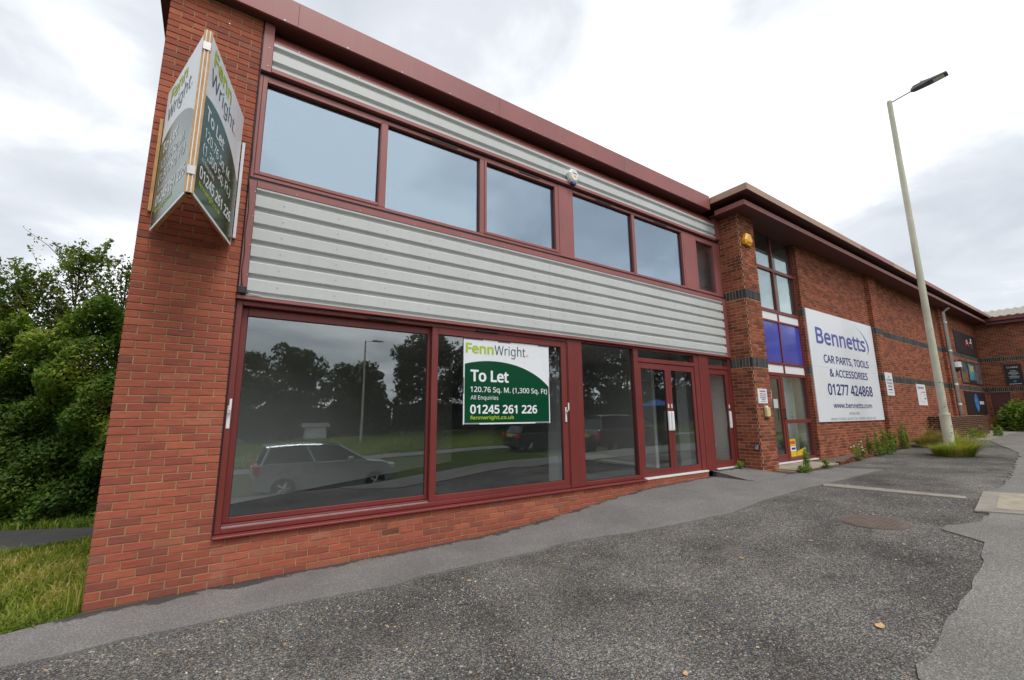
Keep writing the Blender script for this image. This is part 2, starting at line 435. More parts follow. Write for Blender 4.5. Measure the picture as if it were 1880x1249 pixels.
M['tile'] = mat_plain('weathered roof tile', (0.31, 0.29, 0.25), 0.85, 0.3, 5, bump=0.5)
M['bark'] = mat_plain('bark', (0.10, 0.075, 0.05), 0.9, 0.3, 8, bump=0.6)
M['gravel'] = mat_ground('loose gravel', 'gravel')
M['tarmac'] = mat_ground('grey tarmac strip', 'tarmac')
M['asphalt'] = mat_ground('worn asphalt', 'asphalt')
M['road'] = mat_ground('road asphalt', 'road')
M['earth'] = mat_ground('earth and turf', 'earth')
M['glass_lo'] = mat_glass('shop glass', (0.86, 0.93, 0.95), 0.145, 0.6, (0.97, 0.98, 0.975), 0.006)
M['glass_up'] = mat_glass('upper glass blue', (0.70, 0.84, 0.97), 0.32, 0.6, (0.80, 0.86, 0.88))
M['glass_b'] = mat_glass('warehouse glass', (0.80, 0.92, 0.94), 0.20, 0.8, (0.85, 0.88, 0.88), 0.02)
M['leaf_hedge'] = mat_leaf('hedge leaf', [(0.0, (0.045, 0.085, 0.017)), (0.5, (0.105, 0.190, 0.030)), (0.85, (0.20, 0.29, 0.042)), (1.0, (0.34, 0.37, 0.06))], 0.45)
M['leaf_tree'] = mat_leaf('sapling leaf', [(0.0, (0.055, 0.090, 0.016)), (0.5, (0.12, 0.175, 0.03)), (0.85, (0.20, 0.235, 0.045)), (1.0, (0.26, 0.18, 0.06))], 0.45)
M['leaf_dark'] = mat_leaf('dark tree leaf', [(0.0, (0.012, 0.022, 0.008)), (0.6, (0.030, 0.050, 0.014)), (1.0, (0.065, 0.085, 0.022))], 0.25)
M['leaf_bush'] = mat_leaf('bright bush leaf', [(0.0, (0.05, 0.085, 0.008)), (0.5, (0.12, 0.19, 0.012)), (1.0, (0.24, 0.30, 0.03))], 0.35)
M['leaf_weed'] = mat_leaf('weed leaf', [(0.0, (0.085, 0.15, 0.024)), (0.5, (0.18, 0.27, 0.042)), (1.0, (0.36, 0.38, 0.075))], 0.42)
M['grass'] = mat_leaf('grass blade', [(0.0, (0.10, 0.15, 0.018)), (0.45, (0.22, 0.28, 0.034)), (0.75, (0.36, 0.36, 0.065)), (1.0, (0.52, 0.41, 0.17))], 0.42)
M['dry'] = mat_leaf('dry grass', [(0.0, (0.14, 0.13, 0.035)), (0.5, (0.30, 0.22, 0.08)), (1.0, (0.44, 0.30, 0.15))], 0.35)
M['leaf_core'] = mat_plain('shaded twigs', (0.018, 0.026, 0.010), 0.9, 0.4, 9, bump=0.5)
M['soil'] = mat_plain('dry soil', (0.13, 0.10, 0.07), 0.95, 0.4, 12, bump=0.8)
M['petal'] = mat_plain('white petal', (0.75, 0.72, 0.68), 0.6, 0.05, 20)
M['tan_leaf'] = mat_plain('dead leaf', (0.55, 0.34, 0.15), 0.8, 0.15, 30)

# ------------------------------------------------------------------ helpers: lettering
try:
    FONT = bpy.data.fonts.load(os.path.join(bpy.utils.system_resource('DATAFILES', path='fonts'), 'NotoSansHebrew-Regular.woff2'))
except Exception:
    FONT = None
def _text_mesh(body):
    cu = bpy.data.curves.new('lettering', 'FONT')
    cu.body = body
    if FONT: cu.font = FONT
    cu.size = 1.0
    cu.resolution_u = 3
    to = bpy.data.objects.new('lettering', cu)
    col.objects.link(to)
    dg = bpy.context.evaluated_depsgraph_get()
    me = bpy.data.meshes.new_from_object(to.evaluated_get(dg))
    bpy.data.objects.remove(to); bpy.data.curves.remove(cu)
    return me
def _co(me):
    a = np.zeros(len(me.vertices) * 3, np.float32); me.vertices.foreach_get('co', a); return a.reshape(-1, 3)
_h = _text_mesh('H'); CAP = float(_co(_h)[:, 1].max()); bpy.data.meshes.remove(_h)
def lettering(body, u0, u1, base, cap, plane, mat, parent, weight=0.0, lift=0.0015, name='lettering'):
    """plane = (origin, u axis, v axis, normal); the line is fitted to u0..u1 with its capitals cap high.
    weight thickens the strokes (share of the capital height)"""
    me = _text_mesh(body)
    a = _co(me).astype(float)
    tr = me.loop_triangles; me.calc_loop_triangles()
    T = np.zeros(len(tr) * 3, np.int32); tr.foreach_get('vertices', T); T = T.reshape(-1, 3)
    bpy.data.meshes.remove(me)
    O, U, V, N = [np.array(p, float) for p in plane]
    w = weight * cap
    x = (a[:, 0] - a[:, 0].min()) / max(1e-6, a[:, 0].max() - a[:, 0].min()) * (u1 - u0 - 2 * w) + u0 + w
    y = a[:, 1] * (cap - 2 * w * .8) / CAP + base + w * .8
    sh = [(0, 0)] if weight <= 0 else [(math.cos(k * math.pi / 4), .8 * math.sin(k * math.pi / 4)) for k in range(8)]
    VV = []; FF = []
    for k, (dx_, dy_) in enumerate(sh):
        VV.append(O + (x + dx_ * w)[:, None] * U + (y + dy_ * w)[:, None] * V + (lift + k * .00012) * N)
        FF.append(T + k * len(a))
    return obj(name, np_mesh(name, np.concatenate(VV), np.concatenate(FF)), parent, mat, kind='stuff')
def plate(poly, plane, lift, name, mat, parent, thick=0.0008):
    O, U, V, N = [Vector(p) for p in plane]
    mb = MB(); pts = [O + U * a + V * b for a, b in poly]
    mb.prism(pts, N * (lift - thick), N * lift)
    return mb.build(name, mat, parent)
FRONT = ((0, 0, 0), (1, 0, 0), (0, 0, 1), (0, -1, 0))
def front_plane(y): return ((0, y, 0), (1, 0, 0), (0, 0, 1), (0, -1, 0))

# ------------------------------------------------------------------ ground
KX = [-400, -60, -20, -8, 0, 4, 4.4, 4.8, 5.2, 5.6, 6.0, 6.4, 6.8, 7.2, 7.6, 8.0, 9.5, 12, 18, 34, 60, 500]
_kx = [-400, -20, 0, 4, 5, 6.3, 7.5, 9.5, 12, 18, 34, 60, 500]
_kz = [-2.0, -.35, -.05, -.03, .03, .165, .28, .31, .37, .45, .72, 1.0, 4.0]
def _smooth(x):
    return float(np.mean([np.interp(x + d, _kx, _kz) for d in (-.5, -.25, 0, .25, .5)])) if 2 < x < 12 else float(np.interp(x, _kx, _kz))
HX = [_smooth(x) for x in KX]
KY = [-500, -8.6, -5.6, 60, 500]
HY = [-0.45, -0.45, 0, 0, 0]
def H(x, y): return float(np.interp(x, KX, HX) + np.interp(y, KY, HY))
def Hn(x, y): return np.interp(x, KX, HX) + np.interp(y, KY, HY)

def sheet(name, poly, dz, mat, skirt=0.0, kind='structure', parent=None, **k):
    bm = bmesh.new()
    vs = [bm.verts.new((x, y, 0)) for x, y in poly]
    bm.faces.new(vs)
    bmesh.ops.triangulate(bm, faces=bm.faces)
    xs = [p[0] for p in poly]; ys = [p[1] for p in poly]
    for c in KX:
        if min(xs) < c < max(xs):
            bmesh.ops.bisect_plane(bm, geom=bm.verts[:] + bm.edges[:] + bm.faces[:], plane_co=(c, 0, 0), plane_no=(1, 0, 0))
    for c in KY:
        if min(ys) < c < max(ys):
            bmesh.ops.bisect_plane(bm, geom=bm.verts[:] + bm.edges[:] + bm.faces[:], plane_co=(0, c, 0), plane_no=(0, 1, 0))
    for v in bm.verts: v.co.z = H(v.co.x, v.co.y) + dz
    bmesh.ops.recalc_face_normals(bm, faces=bm.faces)
    if sum(f.normal.z for f in bm.faces) < 0: bmesh.ops.reverse_faces(bm, faces=bm.faces)
    if skirt:
        ed = [e_ for e_ in bm.edges if e_.is_boundary]
        r_ = bmesh.ops.extrude_edge_only(bm, edges=ed)
        for g in r_['geom']:
            if isinstance(g, bmesh.types.BMVert): g.co.z -= skirt
    me = bpy.data.meshes.new(name); bm.to_mesh(me); bm.free()
    return obj(name, me, parent, mat, kind=kind, **k)

def ragged(pts, amp, step=0.12, seed=1):
    """a polyline with an uneven edge"""
    rr = random.Random(seed); o = []
    for (a, b), (c, d) in zip(pts[:-1], pts[1:]):
        n = max(1, int(math.hypot(c - a, d - b) / step))
        for i in range(n):
            t = i / n; L = math.hypot(c - a, d - b) + 1e-9
            q = rr.gauss(0, amp) if i else 0
            o.append((a + (c - a) * t - (d - b) / L * q, b + (d - b) * t + (c - a) / L * q))
    o.append(pts[-1]); return o

# the ground sheet
gv = [(x, y, H(x, y) - 0.02) for y in KY for x in KX]
nx = len(KX)
gf = [(j * nx + i, j * nx + i + 1, (j + 1) * nx + i + 1, (j + 1) * nx + i) for j in range(len(KY) - 1) for i in range(nx - 1)]
gm = bpy.data.meshes.new('ground'); gm.from_pydata(gv, [], gf)
obj('ground', gm, None, M['earth'], kind='structure')

# loose gravel forecourt between the strip by the wall and the pavement by the road
STRIP_EDGE = [(-6, -0.80), (-0.25, -.82), (.04, -.85), (.4, -.81), (.83, -.84), (1.25, -.85), (1.82, -.90), (2.43, -1.01), (2.70, -.92), (3.48, -.96),
              (4.46, -.99), (4.91, -1.08), (5.78, -1.49), (6.96, -1.90), (9.28, -1.82), (10.71, -1.87), (13.01, -1.93)]
GRAVEL_R = [(3.6, -5.2), (4.51, -4.44), (5.16, -4.41), (6.02, -4.40), (7.37, -4.30), (7.56, -4.28), (7.85, -3.89), (8.11, -3.88), (8.61, -4.09), (9.24, -4.06),
            (11.07, -3.80), (11.8, -3.82), (14.87, -3.58), (19.39, -3.12), (24.65, -1.76), (24.9, -.45)]
sheet('gravel_forecourt', [(-12, -6.0), (3.9, -6.0)] + [(x + .35, y - .35) for x, y in GRAVEL_R[:-2]] + [(25.0, -2.0), (25.0, -.45)] + [(13.2, -.45), (11, -.3), (-12, -.3)], 0.0, M['gravel'])
strip_up = [(12.64, -1.19), (11.9, -1.10), (10.8, -.93), (10.79, .05), (-0.0, .03), (-0.05, -.02), (-.43, -.14), (-1.5, -.2), (-6, -.25)]
sheet('tarmac_strip', ragged(STRIP_EDGE, 0.005, 0.10, 5) + strip_up, 0.024, M['tarmac'], 0.03)
sheet('pavement', ragged(GRAVEL_R[:-1], 0.022, 0.15, 3) + [(26, -1.6), (34.5, -1.2), (60, -2.5), (80, -6.3), (-12, -6.3), (-12, -6.02), (3.3, -6.02)], 0.014, M['asphalt'], 0.02)
sheet('road', [(-120, -7.0), (-120, -14.0), (120, -14.0), (120, -7.0)], -0.09, M['road'])
sheet('kerb', [(-120, -6.86), (120, -6.86), (120, -6.70), (-120, -6.70)], 0.02, M['concrete'], 0.12)
sheet('far_pavement', [(-120, -14.2), (-120, -16.0), (120, -16.0), (120, -14.2)], 0.03, M['asphalt'], 0.12)
sheet('side_path', [(-9, .6), (-1.33, 3.28), (-.5, 3.58), (-.16, 3.7), (-.16, 4.2), (-.61, 4.35), (-1.79, 5.02), (-9, 5.6)], 0.0, M['road'])
sheet('brick_path', [(24.7, -1.70), (25.2, -.62), (35.4, -.55), (35.4, -1.6)], 0.018, M['concrete'], 0.02)

# ------------------------------------------------------------------ bricks
BL, BH, BJ = 0.215, 0.065, 0.010
def brick_verts(L, Hh=BH, depth=0.03, ch=0.0035):
    u0, u1, v0, v1 = 0, L, 0, Hh
    a = [(u0+ch, 0, v0+ch), (u1-ch, 0, v0+ch), (u1-ch, 0, v1-ch), (u0+ch, 0, v1-ch)]
    b = [(u0, -ch, v0), (u1, -ch, v0), (u1, -ch, v1), (u0, -ch, v1)]
    c = [(u0, -depth, v0), (u1, -depth, v0), (u1, -depth, v1), (u0, -depth, v1)]
    return np.array(a + b + c, float)          # (along, outward, up)
BRICK_F = np.array([(0,1,2,3)] + [(4+i, 4+(i+1)%4, (i+1)%4, i) for i in range(4)] + [(8+i, 8+(i+1)%4, 4+(i+1)%4, 4+i) for i in range(4)])

def field(u0, u1, z0, z1, zref, holes=(), phase=0.0, pitch=0.075):
    """stretcher bond: (u, z, length, height) of every brick in a rectangle, holes cut out"""
    out_ = []
    k0 = int(math.floor((z0 - zref) / pitch + 1e-6)); k1 = int(math.ceil((z1 - zref) / pitch - 1e-6))
    for k in range(k0, k1):
        za = zref + k * pitch; zb = za + pitch - BJ
        a, b = max(za, z0), min(zb, z1)
        if b - a < 0.018: continue
        iv = [(u0, u1)]
        for h0, h1, g0, g1 in holes:
            if g0 < b - 0.004 and g1 > a + 0.004:
                nv = []
                for p, q in iv:
                    if h1 <= p or h0 >= q: nv.append((p, q)); continue
                    if h0 - p > 0.02: nv.append((p, h0))
                    if q - h1 > 0.02: nv.append((h1, q))
                iv = nv
        off = (0.0 if k % 2 == 0 else -0.1125) + phase
        i0 = int(math.floor((u0 - off) / 0.225)) - 1; i1 = int(math.ceil((u1 - off) / 0.225)) + 1
        for i in range(i0, i1):
            p, q = off + i * 0.225, off + i * 0.225 + BL
            for s, e_ in iv:
                pp, qq = max(p, s), min(q, e_)
                if qq - pp > 0.022: out_.append((pp, a, qq - pp, b - a))
    return out_
def soldiers(u0, u1, z0, pitch=0.075):
    n = int(round((u1 - u0 + BJ) / pitch)); pt = (u1 - u0 + BJ) / n
    return [(u0 + i * pt, z0, pt - BJ, BL) for i in range(n)]

_bm_cache = {}
def shared_brick(L, hgt, var, mat):
    key = (round(L, 4), round(hgt, 4), var, mat.name)
    if key not in _bm_cache:
        V = brick_verts(L, hgt)
        V[:4, 0] += rng.normal(0, 0.0012, 4); V[:4, 2] += rng.normal(0, 0.0012, 4); V[:4, 1] += rng.normal(0, 0.0009, 4)
        V[:, 1] *= -1                            # local: x along, -y outward, z up
        me = np_mesh('brick', V, BRICK_F[:, ::1], np.full(len(BRICK_F), (var + 0.5) / 14.0))
        me.materials.append(mat); _bm_cache[key] = me
    return _bm_cache[key]

def lay(parent, sets, mat, nmax=300, name='brick', minsize=0.0):
    """sets: list of (bricks, plane) with plane = (origin, u axis, outward normal). The bricks that show
    largest become objects of their own, the rest one joined part."""
    allb = []
    for bricks, (O, U, N) in sets:
        O, U, N = Vector(O), Vector(U), Vector(N)
        for b in bricks:
            p = O + U * b[0] + Vector((0, 0, b[1]))
            d = p - Vector(CAM)
            facing = max(0.0, -d.normalized().dot(N))
            allb.append((b[2] * b[3] * facing / d.length_squared, b, O, U, N, p))
    allb.sort(key=lambda q: -q[0])
    std = {(round(BL, 4), round(BH, 4)), (round(0.1025, 4), round(BH, 4))}
    singles, rest = [], []
    for q in allb:
        ok = q[0] > minsize and len(singles) < nmax
        (singles if ok else rest).append(q)
    for s_, b, O, U, N, p in singles:
        me = shared_brick(b[2], b[3], int(rng.integers(0, 14)), mat)
        o = bpy.data.objects.new(name, me); col.objects.link(o)
        Yl = -N
        pos = p + N * float(np.clip(rng.normal(0, 0.0012), -0.003, 0.003))
        o.matrix_world = Matrix(((U.x, Yl.x, 0, pos.x), (U.y, Yl.y, 0, pos.y), (0, 0, 1, pos.z), (0, 0, 0, 1)))
        mw = o.matrix_world.copy()
        o.parent = parent
        root = parent.parent
        pm = (root.matrix_basis @ parent.matrix_parent_inverse @ parent.matrix_basis) if root else parent.matrix_basis
        o.matrix_parent_inverse = pm.inverted(); o.matrix_basis = mw
    if rest:
        n = len(rest)
        V = np.zeros((n, 12, 3)); rn = np.zeros((n, 9))
        for i, (s_, b, O, U, N, p) in enumerate(rest):
            t = brick_verts(b[2], b[3])
            j = float(np.clip(rng.normal(0, 0.0012), -0.003, 0.003))
            V[i] = np.array(p) + t[:, :1] * np.array(U) + (t[:, 1:2] + j) * np.array(N) + t[:, 2:3] * np.array((0, 0, 1.0))
            rn[i] = rng.random()
        F = (BRICK_F[None] + 12 * np.arange(n)[:, None, None]).reshape(-1, 4)
        me = np_mesh(name, V.reshape(-1, 3), F, rn.ravel())
        ro = obj(name + '_field', me, None, mat, kind='stuff')
        ro.parent = parent
        root = parent.parent
        pm = (root.matrix_basis @ parent.matrix_parent_inverse @ parent.matrix_basis) if root else parent.matrix_basis
        ro.matrix_parent_inverse = pm.inverted()
    return len(singles), len(rest)

# ------------------------------------------------------------------ the shop unit
shop = empty('brick_shop', (5.4, 0.2, 0.0), 'two-storey brick shop unit with maroon window frames and pale ribbed metal cladding', 'building')
mb = MB()
mb.box(0.008, 0.884, 0.008, 0.35, -0.5, 6.452)                 # pier
mb.box(0.008, 0.30, 0.35, 14.0, -0.5, 6.452)                   # side wall
mb.box(0.884, 9.50, 0.008, 0.30, -0.5, 0.428)                  # plinth under the windows
wall = mb.build('wall', M['mortar_a'], shop)
pier = field(0, 0.89, 0.433, 6.45, 0.430 + 0.005)
plinth = field(0.0, 9.50, -0.26, 0.428, 0.430 + 0.005, holes=[(2.61, 2.84, 0.213, 0.277)])
side = field(-8.0, -0.012, -0.26, 6.45, 0.430 + 0.005)
lay(wall, [(pier + plinth, ((0, 0, 0), (1, 0, 0), (0, -1, 0))), (side, ((0, 0, 0), (0, -1, 0), (-1, 0, 0)))], M['brick_a'])
vb = MB()
for i in range(6):
    vb.box(2.62, 2.83, 0.001, 0.03, 0.216 + i * 0.0105, 0.216 + i * 0.0105 + 0.0065)
vb.build('air_brick', M['brick_a'], wall)
# timber-grain joint between pier and frames
MB().box(0.8905, 0.903, 0.03, 0.2, 0.44, 6.18).build('expansion_joint', M['rubber'], shop)

# --- shop front frames (front faces a little behind the brick face)
FY = 0.035
f = MB()
f.frame(0.905, 5.708, 0.470, 2.920, 0.058, 0.012, 0.05, 0.055, FY, FY + 0.16)
f.box(0.963, 3.24, FY + 0.045, FY + 0.15, 0.520, 0.548)           # track of the sliding leaf
slider = f.build('window_frame', M['maroon'], shop, 0.004)
g = MB(); g.frame(0.965, 3.262, 0.552, 2.860, 0.060, 0.060, 0.055, 0.095, FY + 0.085, FY + 0.135)
leaf1 = g.build('fixed_sash', M['maroon'], shop, 0.004)
MB().box(1.0235, 3.2035, FY + 0.105, FY + 0.112, 0.6055, 2.7665).build('pane', M['glass_lo'], leaf1)
g = MB(); g.frame(1.0255, 3.2015, 0.6075, 2.7645, 0.006, 0.006, 0.006, 0.006, FY + 0.098, FY + 0.1045)
g.build('gasket', M['rubber'], leaf1)
g = MB(); g.frame(3.237, 5.694, 0.521, 2.864, 0.092, 0.118, 0.078, 0.096, FY + 0.012, FY + 0.070)
leaf2 = g.build('sliding_sash', M['maroon'], shop, 0.004)
MB().box(3.327, 5.578, FY + 0.040, FY + 0.047, 0.597, 2.770).build('pane', M['glass_lo'], leaf2)
g = MB(); g.frame(3.330, 5.575, 0.600, 2.767, 0.007, 0.012, 0.006, 0.006, FY + 0.030, FY + 0.0395)
g.build('gasket', M['rubber'], leaf2)
MB().box(0.965, 3.23, FY + 0.02, FY + 0.044, 0.5205, 0.531).build('track_rail', M['steel'], slider)
# projecting sill under the glazing
s = MB(); s.add([(0.893, -0.042, 0.432), (7.50, -0.042, 0.432), (7.50, 0.10, 0.432), (0.893, 0.10, 0.432), (0.893, -0.042, 0.455), (7.50, -0.042, 0.455), (7.50, 0.10, 0.469), (0.893, 0.10, 0.469)],
    [(0,3,2,1),(4,5,6,7),(0,1,5,4),(1,2,6,5),(2,3,7,6),(3,0,4,7)])
s.build('sill', M['maroon'], shop, 0.005)
# panel post, fixed light
MB().box(5.7095, 6.030, FY - 0.012, FY + 0.12, 0.470, 2.920).build('post_panel', M['maroon'], shop, 0.004)
f = MB(); f.frame(6.0315, 7.449, 0.470, 2.920, 0.012, 0.056, 0.062, 0.035, FY, FY + 0.11)
win3 = f.build('window_frame', M['maroon'], shop, 0.004)
MB().box(6.042, 7.395, FY + 0.060, FY + 0.067, 0.530, 2.887).build('pane', M['glass_lo'], win3)
f = MB(); f.frame(6.0445, 7.392, 0.5335, 2.884, 0.006, 0.012, 0.006, 0.012, FY + 0.050, FY + 0.0595); f.build('gasket', M['rubber'], win3)
# double doors
f = MB(); f.frame(7.4505, 9.499, 0.476, 2.920, 0.066, 0.160, 0.0, 0.045, FY, FY + 0.11)
f.box(7.5165, 9.339, FY, FY + 0.11, 2.640, 2.722)
dframe = f.build('door_frame', M['maroon'], shop, 0.004)
MB().box(7.5175, 9.338, FY + 0.06, FY + 0.067, 2.7225, 2.8745).build('pane', M['glass_lo'], dframe)
MB().box(7.5025, 9.495, -0.012, FY + 0.12, 0.440, 0.474).build('threshold', M['white_pl'], shop, 0.003)
def door_leaf(x0, x1, z0, z1, sl_, sr_, bot, top, handed):
    d = MB(); d.frame(x0, x1, z0, z1, sl_, sr_, bot, top, FY + 0.016, FY + 0.066)
    o = d.build('door', M['maroon'], shop, 0.004)
    MB().box(x0 + sl_ - .003, x1 - sr_ + .003, FY + 0.038, FY + 0.045, z0 + bot - .003, z1 - top + .003).build('pane', M['glass_lo'], o)
    k = MB(); k.frame(x0 + sl_, x1 - sr_, z0 + bot, z1 - top, .006, .010, .006, .006, FY + .028, FY + .0375); k.build('gasket', M['rubber'], o)
    if handed:
        hx = x1 - sr_ * 0.62 if handed > 0 else x0 + sl_ * 0.42
        hb = MB(); hb.box(hx - 0.042, hx + 0.042, FY - 0.004, FY + 0.0155, 1.31, 1.69); hb.box(hx - 0.030, hx + 0.030, FY - 0.014, FY - 0.0045, 1.33, 1.67)
        hb.build('handle', M['white'], o, 0.003)
        MB().box(hx - 0.016, hx + 0.016, FY + 0.004, FY + 0.0155, 1.755, 1.835).build('lock', M['white_pl'], o, 0.002)
    return o
door_leaf(7.522, 8.426, 0.480, 2.632, 0.072, 0.090, 0.122, 0.116, 1)
door_leaf(8.432, 9.334, 0.480, 2.632, 0.096, 0.092, 0.122, 0.118, -1)
MB().box(9.5005, 9.828, FY - 0.012, FY + 0.12, 0.445, 2.920).build('post_panel', M['maroon'], shop, 0.004)
# single door against the pillar
f = MB(); f.frame(9.8295, 10.778, 0.476, 2.920, 0.040, 0.10, 0.0, 0.045, FY, FY + 0.11)
f.box(9.8705, 10.677, FY, FY + 0.11, 2.632, 2.708)
df2 = f.build('door_frame', M['maroon'], shop, 0.004)
MB().box(9.8715, 10.676, FY + 0.06, FY + 0.067, 2.7085, 2.8745).build('pane', M['glass_lo'], df2)
door_leaf(9.874, 10.674, 0.480, 2.626, 0.036, 0.140, 0.140, 0.115, 1)
MB().box(9.84, 10.77, -0.008, FY + 0.12, 0.452, 0.476).build('threshold', M['white_pl'], shop, 0.003)
# sliding-door handles: plate and lever
def slide_handle(x, z, par, flip):
    h = MB(); h.box(x - 0.017, x + 0.017, FY - 0.006, FY + 0.004, z - 0.14, z + 0.10)
    h.box(x - 0.010, x + 0.010, FY - 0.045, FY - 0.0065, z + 0.02, z + 0.045)
    h.box(x - 0.011 + flip * .02, x + 0.011 + flip * .02, FY - 0.055, FY - 0.038, z + 0.0455, z + 0.17)
    h.build('handle', M['white'], par, 0.004)
slide_handle(0.934, 1.66, slider, 0.3)
slide_handle(5.637, 1.66, leaf2, 1)
for x0 in (2.33, 3.93):
    MB().box(x0, x0 + 0.38, FY - 0.022, FY - 0.0005, 2.872, 2.894).build('trickle_vent', M['black'], slider)
# flashing between shop front and cladding, drip edges
t = MB(); t.box(0.895, 10.60, -0.022, 0.20, 2.9215, 2.963); t.build('head_flashing', M['maroon_dusty'], shop, 0.004)
t = MB(); t.box(0.99, 10.60, -0.0245, 0.02, 2.9645, 2.976); t.build('drip_edge', M['cladding'], shop)

# --- ribbed cladding, each sheet its own part
def clad_sheet(x0, x1, ztop, zbot, zfirst):
    prof = []
    z = zfirst
    F_, B_ = -0.020, 0.022
    while z > zbot - 0.2:
        prof += [(F_, z), (F_, z - 0.122), (B_, z - 0.140), (B_, z - 0.166), (F_, z - 0.198)]
        z -= 0.2005
    pr = []
    for (ya, za), (yb, zb) in zip(prof[:-1], prof[1:]):
        hi, lo = min(za, ztop), max(zb, zbot)
        if hi - lo <= 0.0005: continue
        def yy(q): return ya + (yb - ya) * ((za - q) / (za - zb) if za != zb else 0)
        if not pr: pr.append((yy(hi), hi))
        pr.append((yy(lo), lo))
    m = MB(); n = len(pr)
    vs_ = [(x0, y, z) for y, z in pr] + [(x1, y, z) for y, z in pr] + [(x0, y + 0.004, z) for y, z in pr] + [(x1, y + 0.004, z) for y, z in pr]
    fs = []
    for i in range(n - 1):
        fs += [(i, i + 1, n + i + 1, n + i), (2*n + i, 3*n + i, 3*n + i + 1, 2*n + i + 1), (i, 2*n + i, 2*n + i + 1, i + 1), (n + i, n + i + 1, 3*n + i + 1, 3*n + i)]
    fs += [(0, n, 3*n, 2*n), (n - 1, 2*n + n - 1, 3*n + n - 1, n + n - 1)]
    m.add(vs_, fs)
    return m.build('cladding_sheet', M['cladding'], shop)
Z0 = 4.230 + 0.122
for xa, xb in ((0.985, 5.318), (5.321, 9.648), (9.651, 10.596)):
    clad_sheet(xa, xb, 4.253, 2.978, Z0)
for xa, xb in ((1.018, 5.40), (5.403, 9.75), (9.753, 10.55)):
    clad_sheet(xa, xb, 6.188, 5.842, 6.150 + 0.122)
# fixings
sc = MB()
for x in list(np.arange(1.28, 10.5, 0.62)):
    for k in range(6):
        z = Z0 - 0.2005 * (k + 1) - 0.055
        if 2.99 < z < 4.2: sc.tube([(x, -0.0195, z), (x, -0.026, z)], 0.0055, 6)
    for z in (6.09, 5.905): sc.tube([(x + .1, -0.0195, z), (x + .1, -0.026, z)], 0.0055, 6)
sc.build('fixing_screws', M['screw'], shop, kind='stuff')
# maroon trims
MB().box(0.9035, 0.984, -0.012, 0.10, 2.9645, 4.338).build('corner_trim', M['maroon_dusty'], shop, 0.003)
MB().box(0.9035, 1.016, -0.012, 0.10, 5.7805, 6.448).build('corner_trim', M['maroon_dusty'], shop, 0.003)
MB().box(10.598, 10.778, -0.010, 0.10, 2.9225, 4.338).build('corner_trim', M['maroon_dusty'], shop, 0.003)
MB().box(10.552, 10.778, -0.010, 0.10, 5.842, 6.448).build('corner_trim', M['maroon_dusty'], shop, 0.003)
MB().box(0.986, 10.597, -0.026, 0.10, 4.2545, 4.336).build('sill_flashing', M['maroon_dusty'], shop, 0.003)
MB().box(1.018, 10.550, -0.026, 0.10, 5.7825, 5.840).build('head_flashing', M['maroon_dusty'], shop, 0.003)
et = MB(); et.add([(x, y, z) for x in (1.018, 10.550) for y, z in ((-0.010, 6.1895), (-0.010, 6.225), (0.150, 6.4525), (0.190, 6.4525), (0.190, 6.1895))], [(0, 1, 6, 5), (1, 2, 7, 6), (2, 3, 8, 7), (3, 4, 9, 8), (4, 0, 5, 9), (4, 3, 2, 1, 0), (5, 6, 7, 8, 9)])
et.build('eaves_trim', M['maroon_dusty'], shop)
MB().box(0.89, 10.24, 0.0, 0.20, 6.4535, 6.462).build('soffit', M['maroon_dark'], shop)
# --- upper windows
UY = 0.030
f = MB(); f.frame(0.907, 5.605, 4.392, 5.742, 0.035, 0.030, 0.045, 0.050, UY, UY + 0.12)
f.box(2.397, 2.490, UY, UY + 0.12, 4.4375, 5.6915); f.box(3.980, 4.060, UY, UY + 0.12, 4.4375, 5.6915)
w1 = f.build('window', M['maroon_dusty'], shop, 0.004)
s1 = MB().frame(0.943, 2.396, 4.438, 5.691, 0.050, 0.010, 0.045, 0.030, UY - 0.010, UY + 0.05).build('sash', M['maroon_dusty'], w1, 0.004)
s3 = MB().frame(4.0605, 5.574, 4.438, 5.691, 0.042, 0.058, 0.042, 0.022, UY - 0.010, UY + 0.05).build('sash', M['maroon_dusty'], w1, 0.004)
for a, b, c, d in ((0.990, 2.388, 4.481, 5.663), (2.488, 3.982, 4.4355, 5.693), (4.1005, 5.518, 4.478, 5.671)):
    MB().box(a, b, UY + 0.055, UY + 0.062, c, d).build('pane', M['glass_up'], w1)
    MB().frame(a + .004, b - .004, c + .004, d - .004, .006, .010, .004, .010, UY + .0515, UY + .0545).build('gasket', M['rubber'], w1)
MB().box(5.6065, 5.943, UY - 0.006, UY + 0.12, 4.392, 5.742).build('post_panel', M['maroon_dusty'], shop, 0.004)
f = MB(); f.frame(5.9445, 9.294, 4.392, 5.742, 0.012, 0.050, 0.045, 0.045, UY, UY + 0.12)
f.box(7.566, 7.650, UY, UY + 0.12, 4.4375, 5.6965)
w2 = f.build('window', M['maroon_dusty'], shop, 0.004)
for a, b in ((5.955, 7.568), (7.648, 9.246)):
    MB().box(a, b, UY + 0.055, UY + 0.062, 4.4355, 5.6985).build('pane', M['glass_up'], w2)
    MB().frame(a + .004, b - .004, 4.4395, 5.6945, .006, .010, .004, .010, UY + .0515, UY + .0545).build('gasket', M['rubber'], w2)
MB().box(9.2955, 9.705, UY - 0.006, UY + 0.12, 4.392, 5.742).build('post_panel', M['maroon_dusty'], shop, 0.004)
f = MB(); f.frame(9.7065, 10.775, 4.392, 5.742, 0.085, 0.29, 0.065, 0.105, UY, UY + 0.12)
w3 = f.build('window', M['maroon_dusty'], shop, 0.004)
MB().box(9.789, 10.488, UY + 0.055, UY + 0.062, 4.4555, 5.6395).build('pane', M['glass_up'], w3)
